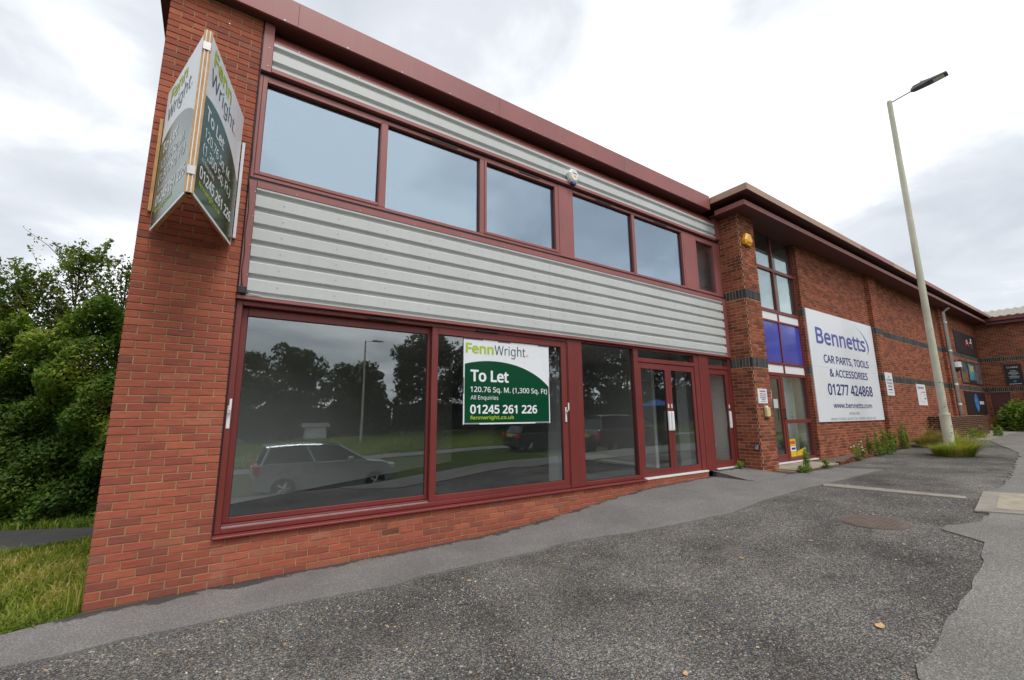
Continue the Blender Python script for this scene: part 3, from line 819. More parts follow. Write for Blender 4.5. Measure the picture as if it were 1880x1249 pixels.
for x0, par in ((3.15, w1), (4.75, w1), (6.55, w2), (8.3, w2)):
    MB().box(x0, x0 + 0.42, UY - 0.012, UY - 0.0005, 5.712, 5.735).build('trickle_vent', M['black'], par)
MB().box(0.907, 10.77, UY + 0.01, UY + 0.12, 4.338, 4.391).build('window_bed', M['black'], shop)
MB().box(0.907, 10.77, UY + 0.01, UY + 0.12, 5.743, 5.781).build('window_head_gap', M['black'], shop)
# --- eaves: fascia panels, soffit, roof
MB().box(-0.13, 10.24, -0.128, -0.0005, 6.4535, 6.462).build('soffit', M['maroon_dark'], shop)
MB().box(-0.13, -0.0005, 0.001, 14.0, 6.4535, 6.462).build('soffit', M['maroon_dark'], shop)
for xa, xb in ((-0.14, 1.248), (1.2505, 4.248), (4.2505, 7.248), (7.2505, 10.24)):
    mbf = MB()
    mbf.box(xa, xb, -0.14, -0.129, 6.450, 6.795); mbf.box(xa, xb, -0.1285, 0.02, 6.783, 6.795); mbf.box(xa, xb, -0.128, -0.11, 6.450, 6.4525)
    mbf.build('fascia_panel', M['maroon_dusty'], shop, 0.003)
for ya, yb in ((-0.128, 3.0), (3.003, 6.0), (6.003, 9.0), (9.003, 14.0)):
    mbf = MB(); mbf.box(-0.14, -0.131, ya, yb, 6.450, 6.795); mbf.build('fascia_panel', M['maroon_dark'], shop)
MB().box(-0.128, 10.2, 0.021, 14.0, 6.70, 6.782).build('roof', M['roof_felt'], shop)
sc = MB()
for x in np.arange(0.35, 10.2, 0.75):
    sc.tube([(x, -0.1395, 6.462), (x, -0.146, 6.462)], 0.009, 6)
    sc.tube([(x + .2, -0.0095, 6.208), (x + .2, -0.018, 6.208)], 0.007, 6); sc.tube([(x + .3, -0.0255, 4.275), (x + .3, -0.033, 4.275)], 0.006, 6)
for z in (3.2, 3.55, 3.9, 4.2, 5.85, 6.1): sc.tube([(0.972, -0.0115, z), (0.972, -0.019, z)], 0.006, 6)
sc.build('fascia_screws', M['steel'], shop, kind='stuff')
# --- rooms behind the glass
MB().box(0.305, 10.77, 0.205, 7.9, 0.40, 0.452).build('floor', M['carpet'], shop)
MB().box(0.305, 10.77, 0.205, 7.9, 2.93, 3.02).build('ceiling', M['ceiling'], shop)
MB().box(0.305, 10.77, 0.205, 7.9, 4.20, 4.337).build('upper_floor', M['carpet'], shop)
MB().box(0.305, 10.77, 0.205, 7.9, 5.85, 5.93).build('ceiling', M['ceiling'], shop)
MB().box(0.305, 10.77, 7.905, 8.1, 0.40, 6.44).build('back_wall', M['inner_wall'], shop)
MB().box(0.3005, 0.304, 0.36, 7.9, 0.453, 6.44).build('inner_lining', M['inner_wall'], shop)
MB().box(9.10, 9.20, 1.0, 7.9, 0.453, 2.929).build('partition', M['inner_wall'], shop)
MB().box(10.70, 10.77, 0.21, 7.9, 0.453, 2.929).build('party_wall', M['inner_wall'], shop)
MB().box(10.70, 10.77, 0.21, 7.9, 4.338, 5.849).build('party_wall', M['inner_wall'], shop)
pt = MB(); a, b = Vector((0.31, 1.44, 0)), Vector((6.2, 5.35, 0)); dd = (b - a).normalized(); nn = Vector((-dd.y, dd.x, 0)) * 0.1
pt.prism([a, b, b + nn, a + nn], (0, 0, 0.453), (0, 0, 2.929)); pt.build('partition', M['inner_wall'], shop)
MB().box(5.72, 5.98, 0.36, 0.62, 0.453, 2.929).build('column', M['white'], shop)
MB().box(5.62, 5.92, 0.30, 0.56, 4.338, 5.849).build('column', M['white'], shop)
MB().box(9.33, 9.68, 0.30, 0.56, 4.338, 5.849).build('column', M['white'], shop)
MB().box(9.46, 9.86, 0.36, 0.62, 0.453, 2.929).build('column', M['white'], shop)
MB().box(10.02, 10.68, 0.55, 0.57, 0.60, 2.6).build('blind', M['inner_wall'], shop)
MB().box(9.83, 10.65, 0.30, 0.32, 4.40, 5.7).build('blind', M['inner_wall'], shop)
# ramp to the single door
rp = MB()
P = [(9.63, -0.01, 0.447), (10.775, -0.01, 0.447), (10.775, -0.95, 0.385), (10.3, -1.05, 0.362), (9.60, -0.95, 0.335)]
rp.add(P + [(x, y, 0.1) for x, y, z in P], [(0, 1, 2, 3, 4), (9, 8, 7, 6, 5)] + [(i, 5 + i, 5 + (i + 1) % 5, (i + 1) % 5) for i in range(5)])
rp.build('door_ramp', M['tarmac'], None, kind='structure')
ed = MB(); ed.tube([(9.615, -0.02, 0.452), (9.585, -0.80, 0.345)], 0.011, 6); ed.build('ramp_edging', M['concrete'], None, label='pale edging strip along the side of the tarmac door ramp', cat='edging')

# ------------------------------------------------------------------ the long brick unit next door
PX0, PX1, PY, WY = 10.78, 11.46, -0.49, -0.30
unit = empty('brick_warehouse', (22.0, 0.5, 0.4), 'long red brick unit with slate-grey brick bands, deep maroon eaves and blue window panels', 'building')
mb = MB()
mb.box(PX0 + .008, PX1 - .008, PY + .008, 0.40, -0.2, 6.36)                  # corner pillar
mb.box(14.142, 19.27, WY + .008, 0.2, 0.0, 6.36)                             # wall
mb.box(19.27, 19.97, WY - .117, 0.2, 0.0, 6.36)                              # shallow pilaster
mb.box(19.97, 28.00, WY + .008, 0.2, 0.0, 6.36)
mb.box(28.00, 28.55, WY - .117, 0.2, 0.0, 6.36)
mb.box(29.92, 35.52, WY + .008, 0.2, 0.0, 6.36)
uwall = mb.build('wall', M['mortar_b'], unit)
ZB = 2.670
B1, B2 = (2.668, 2.894), (4.274, 4.506)
def zones(u0, u1, z0, z1, holes=(), phase=0.0):
    """courses under, between and over the two bands"""
    p = (B2[0] - B1[1]) / 18.0
    return (field(u0, u1, z0, B1[0], B1[0] + .003, holes, phase) + field(u0, u1, B1[1], B2[0] - .004, B1[1] + .003, holes, phase, p)
            + field(u0, u1, B2[1], z1, B2[1] + .003, holes, phase))
sets = [
    (zones(PX0, PX1, 0.15, 6.35), ((0, PY, 0), (1, 0, 0), (0, -1, 0))),
    (zones(-0.12, 0.47, 0.15, 6.35, (), 0.1125), ((PX0, 0.0, 0), (0, -1, 0), (-1, 0, 0))),
    (zones(14.130, 19.27, 0.3, 6.35, [(14.30, 19.14, 1.45, 4.48)]), ((0, WY, 0), (1, 0, 0), (0, -1, 0))),
    (zones(0.10, 0.287, 0.3, 6.35), ((14.131, 0, 0), (0, -1, 0), (-1, 0, 0))),
    (zones(19.26, 19.98, 0.3, 6.35), ((0, WY - .125, 0), (1, 0, 0), (0, -1, 0))),
    (zones(0.0, 0.12, 0.3, 6.35), ((19.262, WY, 0), (0, -1, 0), (-1, 0, 0))),
    (zones(19.98, 28.00, 0.3, 6.35), ((0, WY, 0), (1, 0, 0), (0, -1, 0))),
    (zones(28.00, 28.55, 0.3, 6.35), ((0, WY - .125, 0), (1, 0, 0), (0, -1, 0))),
    (zones(0.0, 0.12, 0.3, 6.35), ((27.992, WY, 0), (0, -1, 0), (-1, 0, 0))),
    (zones(29.93, 35.50, 0.3, 6.35), ((0, WY, 0), (1, 0, 0), (0, -1, 0))),
]
lay(uwall, sets, M['brick_b'])
bsets = []
for z0 in (B1[0] + .006, B2[0] + .008):
    for a, b, y in ((PX0, PX1, PY), (14.133, 19.255, WY), (19.26, 19.98, WY - .125), (19.985, 27.99, WY), (28.0, 28.55, WY - .125), (29.93, 35.50, WY)):
        bsets.append((soldiers(a, b, z0), ((0, y, 0), (1, 0, 0), (0, -1, 0))))
    for xq in (19.262, 27.992): bsets.append((soldiers(0.0, 0.118, z0), ((xq, WY, 0), (0, -1, 0), (-1, 0, 0))))
    bsets.append((soldiers(0.10, 0.287, z0), ((14.131, 0, 0), (0, -1, 0), (-1, 0, 0))))
    bsets.append((soldiers(-0.045, 0.48, z0), ((PX0, 0.0, 0), (0, -1, 0), (-1, 0, 0))))
lay(uwall, bsets, M['brick_blue'], 60, 'band_brick')
# recessed bay: curtain of windows and panels over the entrance
BY = -0.20
bay = MB()
bx0, bxm, bx1 = 11.463, 12.885, 14.132
bay.box(bx0, bx0 + .07, BY, BY + .09, 0.465, 6.33); bay.box(bx1 - .065, bx1, BY, BY + .09, 0.465, 6.33)
bay.box(bxm, bxm + .06, BY, BY + .09, 2.645, 6.33)
for za, zb in ((5.36, 5.445), (4.215, 4.300), (3.965, 4.010), (2.850, 2.915), (2.565, 2.6445)):
    bay.box(bx0 + .0705, bxm - .0005, BY, BY + .09, za, zb); bay.box(bxm + .0605, bx1 - .0655, BY, BY + .09, za, zb)
bay.box(bxm, bxm + .06, BY + .001, BY + .089, 2.565, 2.6445)
bayo = bay.build('window', M['maroon'], unit, 0.003)
for xa, xb in ((bx0 + .068, bxm + .002), (bxm + .058, bx1 - .063)):
    MB().box(xa, xb, BY + .040, BY + .047, 5.443, 6.33).build('pane', M['glass_b'], bayo)
    MB().box(xa, xb, BY + .040, BY + .047, 4.298, 5.362).build('pane', M['glass_b'], bayo)
    MB().box(xa, xb, BY + .020, BY + .040, 4.008, 4.217).build('white_panel', M['white'], bayo)
    MB().box(xa, xb, BY + .024, BY + .040, 2.913, 3.967).build('blue_panel', M['blue_panel'], bayo)
    MB().box(xa, xb, BY + .020, BY + .040, 2.643, 2.852).build('white_panel', M['white'], bayo)
dl = MB().frame(11.70, 12.615, 0.480, 2.560, 0.10, 0.075, 0.16, 0.075, BY + .012, BY + .062).build('door', M['maroon'], unit, 0.003)
MB().box(11.797, 12.543, BY + .034, BY + .041, 0.637, 2.488).build('pane', M['glass_b'], dl)
hb = MB(); hb.tube([(12.575, BY - .05, 1.46), (12.575, BY - .05, 1.75)], 0.012, 8); hb.tube([(12.575, BY + .0115, 1.50), (12.575, BY - .05, 1.50)], 0.009, 6); hb.tube([(12.575, BY + .0115, 1.71), (12.575, BY - .05, 1.71)], 0.009, 6)
hb.build('handle', M['black'], dl)
MB().box(bx0 + .0705, 11.698, BY + .002, BY + .08, 0.48, 2.5645).build('door_jamb', M['maroon'], unit)
sf = MB(); sf.box(12.617, 12.74, BY, BY + .09, 0.465, 2.5645); sf.box(12.7405, bx1 - .0655, BY, BY + .09, 1.378, 1.475); sf.box(12.7405, bx1 - .0655, BY, BY + .09, 0.465, 0.535)
side_light = sf.build('side_light', M['maroon'], unit, 0.003)
MB().box(12.738, bx1 - .063, BY + .040, BY + .047, 1.473, 2.567).build('pane', M['glass_b'], side_light)
MB().box(12.738, bx1 - .063, BY + .040, BY + .047, 0.533, 1.380).build('pane', M['glass_b'], side_light)
MB().box(11.47, 14.125, BY - .06, BY + .10, 0.43, 0.4645).build('threshold', M['pipe'], unit, 0.003)
# lobby behind the bay
MB().box(11.47, 14.12, -.095, 2.6, 0.35, 0.43).build('floor', M['carpet'], unit)
MB().box(11.47, 14.12, 2.6, 2.7, 0.43, 6.3).build('back_wall', M['inner_wall'], unit)
MB().box(14.06, 14.125, -.09, 2.6, 0.43, 6.3).build('inner_wall', M['inner_wall'], unit)
MB().box(11.465, 11.52, -.09, 2.6, 0.43, 6.3).build('inner_wall', M['inner_wall'], unit)
MB().box(13.32, 13.95, 0.10, 0.13, 0.50, 2.45).build('white_banner', M['white'], unit)
MB().box(11.53, 14.05, -.09, 2.59, 2.9, 3.0).build('ceiling', M['ceiling'], unit)
M['blind'] = mat_plain('pale blind', (0.66, 0.76, 0.74), 0.7, 0.04, 1.0)
MB().box(11.56, 12.93, -.07, -.05, 4.25, 5.98).build('blind', M['blind'], unit)
MB().box(12.95, 14.03, -.07, -.05, 4.25, 5.98).build('blind', M['blind'], unit)
# second, narrower bay by the downpipe
b2 = MB(); b2.frame(28.56, 29.92, 1.1, 6.33, .06, .06, .06, .06, WY + .06, WY + .14)
for za in (2.62, 2.86, 4.18, 4.42, 5.2): b2.box(28.621, 29.859, WY + .06, WY + .14, za, za + .06)
b2o = b2.build('window', M['maroon'], unit)
for za, zb, m in ((1.158, 2.622, 'glass_b'), (2.678, 2.862, 'pink_panel'), (2.918, 4.182, 'lamp_grey'), (4.238, 4.422, 'pink_panel'), (4.478, 5.202, 'glass_b'), (5.258, 6.272, 'glass_b')):
    MB().box(28.618, 29.862, WY + .09, WY + .10, za, zb).build('pane' if m == 'glass_b' else 'panel', M[m], b2o)
MB().box(28.56, 29.92, 0.1, 0.2, 0.4, 6.35).build('back_wall', M['black'], unit)
# deep eaves: outer fascia, soffit step, inner fascia, soffit
OV, OI = 0.53, 0.36
ex0, ey0 = PX0 - OV, PY - OV
def eaves(o, z0, z1, t, name, mats, xlen=(14.0, 17.0, 20.0, 23.0, 26.0, 29.0, 32.0, 35.003)):
    xs_ = [PX0 - o] + list(xlen)
    for i, (a, b) in enumerate(zip(xs_[:-1], xs_[1:])):
        MB().box(a, b - .003, PY - o, PY - o + t, z0, z1).build(name, mats[i % len(mats)], unit, 0.003)
    MB().box(PX0 - o, PX0 - o + t, PY - o + t + .001, -0.141 if o > .4 else -.13, z0, z1).build(name, mats[0], unit)
eaves(OV, 6.600, 6.755, .012, 'fascia_panel', [M['fascia_tan'], M['fascia_tan'], M['maroon_dusty'], M['fascia_tan'], M['maroon_dusty']])
eaves(OI, 6.350, 6.470, .012, 'inner_fascia', [M['maroon_dusty']])
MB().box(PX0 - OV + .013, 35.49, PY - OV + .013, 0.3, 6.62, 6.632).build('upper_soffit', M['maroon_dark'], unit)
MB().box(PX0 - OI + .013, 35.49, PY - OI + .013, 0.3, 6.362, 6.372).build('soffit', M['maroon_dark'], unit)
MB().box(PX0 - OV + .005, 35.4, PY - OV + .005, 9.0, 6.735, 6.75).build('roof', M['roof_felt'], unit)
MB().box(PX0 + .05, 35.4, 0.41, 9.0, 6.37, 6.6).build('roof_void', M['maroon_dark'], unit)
# downpipe
dp = MB(); dp.tube([(28.25, -.72, 6.36), (28.25, -.60, 6.26), (28.25, -.50, 6.16), (28.25, -.50, 1.2)], 0.062, 10)
for z in (1.9, 2.78, 4.30, 5.6): dp.tube([(28.25, -.50, z), (28.25, -.50, z + .09)], 0.076, 10)
dp.build('downpipe', M['pipe'], unit, smooth=True)
# step, slab and low brick edging in front of the entrance
st = empty('entrance_step', (12.2, -0.7, 0.36), 'low buff paved step with brick edge in front of the blue-panelled entrance', 'step')
for i in range(3):
    xa = 11.30 + i * 0.72
    MB().box(xa, xa + .712, -0.93, -0.27, 0.395, 0.428).build('paving_slab', M['slab'], st, 0.006)
MB().box(11.27, 13.48, -0.915, -0.272, 0.2, 0.3945).build('bed', M['mortar_b'], st)
for i in range(10):
    xa = 11.27 + i * 0.223
    o = MB().box(xa, xa + .213, -0.955, -0.918, 0.315, 0.393).build('brick', M['brick_b'], st, 0.005)
fl = empty('pillar_footing', (11.0, -0.7, 0.35), 'short mossy brick footing projecting from the base of the corner pillar', 'footing')
for i in range(2):
    for k in range(3):
        MB().box(10.80 + i * .225, 10.80 + i * .225 + .215, -.62 - k * .11, -.62 - k * .11 + .1, 0.2, 0.385 - .02 * k).build('brick', M['brick_b'], fl, 0.006)
# bed edging of half-buried bricks beside the wall
be = empty('bed_edging', (16.5, -0.8, 0.4), 'row of half-buried old bricks edging the weedy bed under the large sign', 'edging')
rr = random.Random(3)
for i in range(24):
    x = 13.55 + i * 0.26; y = -0.93 + (x - 13.5) * 0.055; z = H(x, y)
    if rr.random() < 0.12: continue
    o = MB().box(-.108, .108, -.05, .05, -.06, .055 + rr.random() * .04).build('brick', M['brick_b'], be, 0.008)
    o.matrix_parent_inverse = be.matrix_basis.inverted()
    o.matrix_basis = Matrix.Translation((x, y, z)) @ Matrix.Rotation(rr.gauss(.05, .12), 4, 'Z') @ Matrix.Rotation(rr.gauss(0, .06), 4, 'X')
sheet('planting_bed', [(13.5, -.92), (19.8, -.58), (24.8, -.46), (24.8, -.31), (13.5, -.31)], 0.03, M['soil'])
# planter wall below the second bay
pw = empty('planter_wall', (26.7, -0.85, 0.6), 'dark weathered low brick planter wall behind the lamp post', 'wall')
mbw = MB(); mbw.box(23.9, 29.9, -1.0, -.785, 0.3, 1.46); mbw.box(23.9, 24.1, -.784, -.31, 0.3, 1.46); pwm = mbw.build('wall', M['mortar_b'], pw)
M['brick_dark'] = mat_brick('brick sooty', [(0.0, (0.05, 0.022, 0.016)), (0.5, (0.09, 0.035, 0.022)), (1.0, (0.14, 0.05, 0.03))], (0.05, 0.03, 0.02))
lay(pwm, [(field(23.89, 29.9, 0.35, 1.47, ZB), ((0, -1.008, 0), (1, 0, 0), (0, -1, 0))), (field(.31, 1.008, 0.35, 1.47, ZB), ((23.892, 0, 0), (0, -1, 0), (-1, 0, 0)))], M['brick_dark'], 0)

# ------------------------------------------------------------------ the wing at the far end
WX = 35.5
wing = empty('brick_wing', (36.5, -4.0, 0.7), 'far brick wing with tiled roof and maroon door closing the end of the terrace', 'building')
mbw = MB(); mbw.box(WX + .008, WX + .4, -12.0, .45, 0.2, 6.60); wg = mbw.build('wall', M['mortar_b'], wing)
# u runs along -y from the inner corner
wh = [(.10, .86, 0.4, 2.66)]
lay(wg, [(zones(.0, 7.0, 0.5, 6.35, wh), ((WX, -.30, 0), (0, -1, 0), (-1, 0, 0)))], M['brick_b'], 0)
lay(wg, [(soldiers(.0, 7.0, B1[0] + .006), ((WX, -.30, 0), (0, -1, 0), (-1, 0, 0))), (soldiers(.0, 7.0, B2[0] + .008), ((WX, -.30, 0), (0, -1, 0), (-1, 0, 0)))], M['brick_blue'], 0, 'band_brick')
wd = MB(); wd.box(WX - .02, WX + .03, -1.15, -.42, 0.65, 2.56); wd.box(WX - .03, WX + .03, -1.155, -.40, 2.561, 2.655)
wd.build('door', M['maroon_dark'], wing, 0.004)
MB().box(WX - .50, WX - .49, -12, -1.021, 6.42, 6.60).build('fascia', M['maroon'], wing)
MB().box(WX - .44, WX - .36, -12, -.853, 6.24, 6.36).build('inner_fascia', M['maroon_dark'], wing)
MB().box(WX - .489, WX + .2, -12, PY - OI, 6.40, 6.412).build('soffit', M['maroon_dark'], wing)
MB().box(WX - .488, WX + .005, -1.02, -.29, 6.4135, 6.598).build('eaves_box', M['maroon_dark'], wing)
# tiled roof slope rising away, tiles as courses with rolls
rf = MB(); rf.add([(WX - .49, -12, 6.60), (WX - .49, 0.6, 6.60), (WX + 2.1, 0.6, 7.32), (WX + 2.1, -12, 7.32)], [(0, 1, 2, 3)])
roof = rf.build('roof', M['roof_felt'], wing)
tile = MB(); tile.add([(0, 0, 0), (0, .30, 0), (.36, .30, .10), (.36, 0, .10), (0, .04, .05), (0, .13, .05), (.36, .13, .15), (.36, .04, .15), (0, .17, 0), (.36, .17, .10)],
    [(0, 4, 7, 3), (4, 5, 6, 7), (5, 8, 9, 6), (8, 1, 2, 9), (0, 8, 5, 4)])
tmesh = tile.mesh('roof_tile'); tmesh.materials.append(M['tile'])
for k in range(8):
    for j in range(22):
        o = bpy.data.objects.new('roof_tile', tmesh); col.objects.link(o); o.parent = roof
        o.matrix_parent_inverse = (wing.matrix_basis @ roof.matrix_parent_inverse).inverted()
        o.matrix_basis = Matrix.Translation((WX - .52 + k * .33, -6.0 + j * .30, 6.615 + k * .33 * .277)) @ Matrix.Rotation(rr.gauss(0, .01), 4, 'Z')

# ------------------------------------------------------------------ signs
def agent_print(par, pl, W, Hh, lines):
    """white board, green dome and the lines of print; pl has its origin at the lower left of the board"""
    k = 40
    dome = [(0.012 * W, 0.018 * Hh), (0.988 * W, 0.018 * Hh)]
    pr_, pc, rx, ry = dome_par = lines['dome']
    pts = []
    for i in range(k + 1):
        u = 0.988 - 0.976 * i / k
        v = pc + ry * math.sqrt(max(0.0, 1 - ((u - pr_) / rx) ** 2)) if abs(u - pr_) < rx else pc
        pts.append((u * W, v * Hh))
    plate(dome + pts, pl, 0.0012, 'green_panel', M['green'], par)
    for body, u0, u1, base, cap, m, wgt in lines['rows']:
        lettering(body, u0 * W, u1 * W, base * Hh, cap * Hh, pl, M[m], par, wgt, 0.0024)
# board in the shop window
ws = empty('to_let_board', (4.53, 0.05, 1.5), 'square white and green to-let board fixed flat in the middle shop window', 'sign')
x0, x1, z0, z1, yb = 3.738, 5.323, 1.508, 2.764, 0.066
MB().box(x0, x1, yb, yb + 0.006, z0, z1).build('board', M['sign_white'], ws)
wpl = ((x0, yb, z0), (1, 0, 0), (0, 0, 1), (0, -1, 0))
def rw(body, X0, X1, Z, cap, m, wgt): return (body, (X0 - x0) / (x1 - x0), (X1 - x0) / (x1 - x0), (Z - z0) / (z1 - z0), cap / (z1 - z0), m, wgt)
agent_print(ws, wpl, x1 - x0, z1 - z0, {'dome': (0.325, 0.10, 0.80, 0.645), 'rows': [
    rw('Fenn', 3.770, 4.252, 2.543, .150, 'lime', 0.055), rw('Wright', 4.268, 4.842, 2.546, .142, 'ink', -0.012), rw('o', 4.862, 4.900, 2.552, .035, 'red_print', 0.0),
    rw('To Let', 3.850, 4.520, 2.128, .172, 'print_white', 0.05), rw('120.76 Sq. M. (1,300 Sq. Ft)', 3.852, 5.268, 1.975, .078, 'print_white', 0.018),
    rw('All Enquiries', 3.857, 4.330, 1.866, .058, 'print_white', 0.0), rw('01245 261 226', 3.849, 5.060, 1.662, .128, 'print_white', 0.048),
    rw('fennwright.co.uk', 3.850, 4.615, 1.580, .052, 'lime', 0.04)]})
tp_ = MB()
for a, b, c, d in ((3.745, 4.06, 2.745, 2.764), (4.33, 4.56, 2.742, 2.764), (5.10, 5.31, 2.742, 2.764), (3.738, 3.748, 1.95, 2.18), (5.314, 5.323, 1.98, 2.24), (3.75, 4.0, 1.508, 1.524), (5.02, 5.30, 1.508, 1.524)):
    tp_.box(a, b, yb - 0.0042, yb - 0.003, c, d)
tp_.build('tape', M['lamp_grey'], ws)
# projecting V board on the pier
vb_ = empty('projecting_board', (0.455, -0.06, 3.49), 'V-shaped white and green to-let board projecting from the top of the brick pier', 'sign')
RIDGE, ZB0, ZB1 = -1.232, 3.490, 5.045
def board(pw_, pr, flip):
    """one leaf from the wall to the ridge; its print faces outward"""
    Wp, Rp = Vector((*pw_, 0)), Vector((*pr, 0))
    L = (Rp - Wp).length
    d = (Rp - Wp).normalized()
    n = Vector((d.y, -d.x, 0))
    if (n.x < 0) != flip: n = -n
    m = MB(); m.prism([Wp, Rp, Rp - n * .006, Wp - n * .006], (0, 0, ZB0), (0, 0, ZB1)); m.build('board_leaf', M['sign_white'], vb_)
    bt = MB()
    for t0, t1 in ((0.005, 0.045), (L - .046, L - .002)):
        a, b = Wp + d * t0, Wp + d * t1
        bt.prism([a - n * .0065, b - n * .0065, b - n * .052, a - n * .052], (0, 0, ZB0 - .004 if t0 > .1 else ZB0 + .05), (0, 0, ZB1 + .003 if t0 > .1 else ZB1 - .05))
    for z in (ZB0 + .03, ZB1 - .07):
        a, b = Wp + d * .05, Wp + d * (L - .05)
        bt.prism([a - n * .0065, b - n * .0065, b - n * .05, a - n * .05], (0, 0, z), (0, 0, z + .045))
    bt.build('batten', M['timber'], vb_)
    if flip:   # left leaf reads from the wall to the ridge
        pl = ((Wp.x, Wp.y, ZB0), tuple(d), (0, 0, 1), tuple(n))
    else:
        pl = ((Rp.x, Rp.y, ZB0), tuple(-d), (0, 0, 1), tuple(n))
    Hh = ZB1 - ZB0
    def r_(body, u0, u1, z, cap, mm, w): return (body, u0, u1, (z - ZB0) / Hh, cap / Hh, mm, w)
    agent_print(vb_, pl, L, Hh, {'dome': (0.36, 0.12, 0.84, 0.535), 'rows': [
        r_('Fenn', .13, .60, 4.84, .160, 'lime', .055), r_('Wright', .11, .74, 4.635, .155, 'ink', -.012), r_('o', .765, .795, 4.635, .035, 'red_print', 0),
        r_('To Let', .10, .54, 4.27, .125, 'print_white', .045), r_('120.76 Sq. M.', .11, .77, 4.095, .100, 'print_white', .02), r_('(1,300 Sq. Ft.)', .11, .82, 3.945, .100, 'print_white', .02),
        r_('All Enquiries', .11, .40, 3.855, .050, 'print_white', .0), r_('01245 261 226', .10, .90, 3.700, .115, 'print_white', .045), r_('fennwright.co.uk', .11, .61, 3.62, .052, 'lime', .04)]})
board((0.100, -0.055), (0.442, RIDGE), True)
board((0.790, -0.055), (0.474, RIDGE), False)
hg = MB()
for z in (ZB0 + .16, ZB1 - .20): hg.box(0.430, 0.486, RIDGE - .006, RIDGE - .002, z, z + .075)
hg.build('hinge', M['steel'], vb_)
MB().box(0.062, 0.090, -0.045, -.001, ZB0 + .22, ZB1 - .30).build('wall_batten', M['timber'], vb_)
MB().box(0.802, 0.830, -0.045, -.001, ZB0 + .10, ZB1 - .30).build('wall_batten', M['pipe'], vb_)
# the large sign on the warehouse
bs = empty('large_wall_sign', (16.7, -.33, 1.39), 'large white board with blue car parts lettering on the brick wall', 'sign')
SY = -.330
for a, b, c, d in ((14.243, 16.70, 2.905, 4.536), (16.703, 19.19, 2.905, 4.536), (14.243, 16.70, 1.388, 2.902), (16.703, 19.17, 1.388, 2.902)):
    MB().box(a, b, SY, SY + .028, c, d).build('board', M['sign_white'], bs, 0.002)
bp = front_plane(SY)
lettering('Bennetts', 14.70, 18.38, 3.575, .475, bp, M['bluep'], bs, .045)
arc = []; w_ = []
BZ = [(17.60, 4.40), (18.35, 4.28), (19.05, 3.72), (18.40, 3.48)]
for i in range(33):
    t = i / 32.0; c4 = [(1 - t) ** 3, 3 * t * (1 - t) ** 2, 3 * t * t * (1 - t), t ** 3]
    arc.append((sum(c * p[0] for c, p in zip(c4, BZ)), sum(c * p[1] for c, p in zip(c4, BZ)))); w_.append(.008 + .085 * (max(0, math.sin(math.pi * min(1, t ** 1.6)))) ** 1.2)
mA = MB()
for i in range(32):
    (a, b), (c, d) = arc[i], arc[i + 1]
    mA.add([(a - w_[i], SY - .0016, b), (a + w_[i] * .3, SY - .0016, b), (c + w_[i+1] * .3, SY - .0016, d), (c - w_[i+1], SY - .0016, d)], [(0, 1, 2, 3)])
mA.build('logo_arc', M['bluep'], bs)
lettering('CAR PARTS, TOOLS', 15.03, 18.43, 3.045, .232, bp, M['navy'], bs, .050)
lettering('& ACCESSORIES', 15.31, 18.20, 2.655, .222, bp, M['navy'], bs, .050)
lettering('01277 424868', 15.045, 18.43, 2.130, .322, bp, M['navy'], bs, .050)
lettering('www.bennetts.com', 15.28, 18.20, 1.765, .150, bp, M['navy'], bs, .045)
lettering('OPENING TIMES', 16.30, 17.10, 1.575, .065, bp, M['grey_text'], bs, .0)
lettering('MONDAY TO FRIDAY : 08.00 TO 17.30    SATURDAY : 08.30 TO 13.00', 15.00, 18.38, 1.425, .065, bp, M['grey_text'], bs, .0)

def notice(name, x0, x1, z0, z1, y, label, cat='notice', mat='white'):
    e_ = empty(name, ((x0 + x1) / 2, y, z0), label, cat)
    MB().box(x0, x1, y, y + .012, z0, z1).build('board', M[mat], e_, 0.001)
    return e_
def bars(e_, rows, y, m):
    b = MB()
    for a, c, z, h in rows: b.box(a, c, y - .0016, y - .0006, z, z + h)
    b.build('print_lines', M[m], e_)
yN = WY - .145
n1_ = notice('delivery_notice', 19.42, 20.12, 2.19, 2.97, yN, 'narrow white notice with a black arrow beside the large sign')
pN = front_plane(yN)
lettering('ALL', 19.70, 19.86, 2.80, .06, pN, M['grey_text'], n1_, .04)
lettering('DELIVERIES', 19.52, 20.03, 2.69, .06, pN, M['grey_text'], n1_, .04)
lettering('TO REAR OF', 19.52, 20.03, 2.58, .06, pN, M['grey_text'], n1_, .04)
lettering('BUILDING', 19.58, 19.98, 2.47, .06, pN, M['grey_text'], n1_, .04)
ar = MB(); ar.add([(19.58, yN - .0016, 2.375), (19.85, yN - .0016, 2.375), (19.85, yN - .0016, 2.355), (19.98, yN - .0016, 2.39), (19.85, yN - .0016, 2.425), (19.85, yN - .0016, 2.405), (19.58, yN - .0016, 2.405)], [(0, 1, 2, 3, 4, 5, 6)])
ar.build('arrow', M['black_print'], n1_)
bars(n1_, [(19.56, 20.0, 2.29, .012)], yN, 'grey_text')
yN2 = WY - .022
n2_ = notice('small_company_notice', 23.18, 24.30, 1.89, 2.705, yN2, 'white notice with faint oval line on brick wall near the lamp post')
pN2 = front_plane(yN2)
lettering('Bennetts', 23.34, 24.10, 2.53, .10, pN2, M['bluep'], n2_, .04)
bars(n2_, [(23.95, 24.2, 2.39, .035), (24.02, 24.14, 2.28, .03), (23.98, 24.2, 2.13, .05)], yN2, 'bluep')
ov = MB(); prev = None
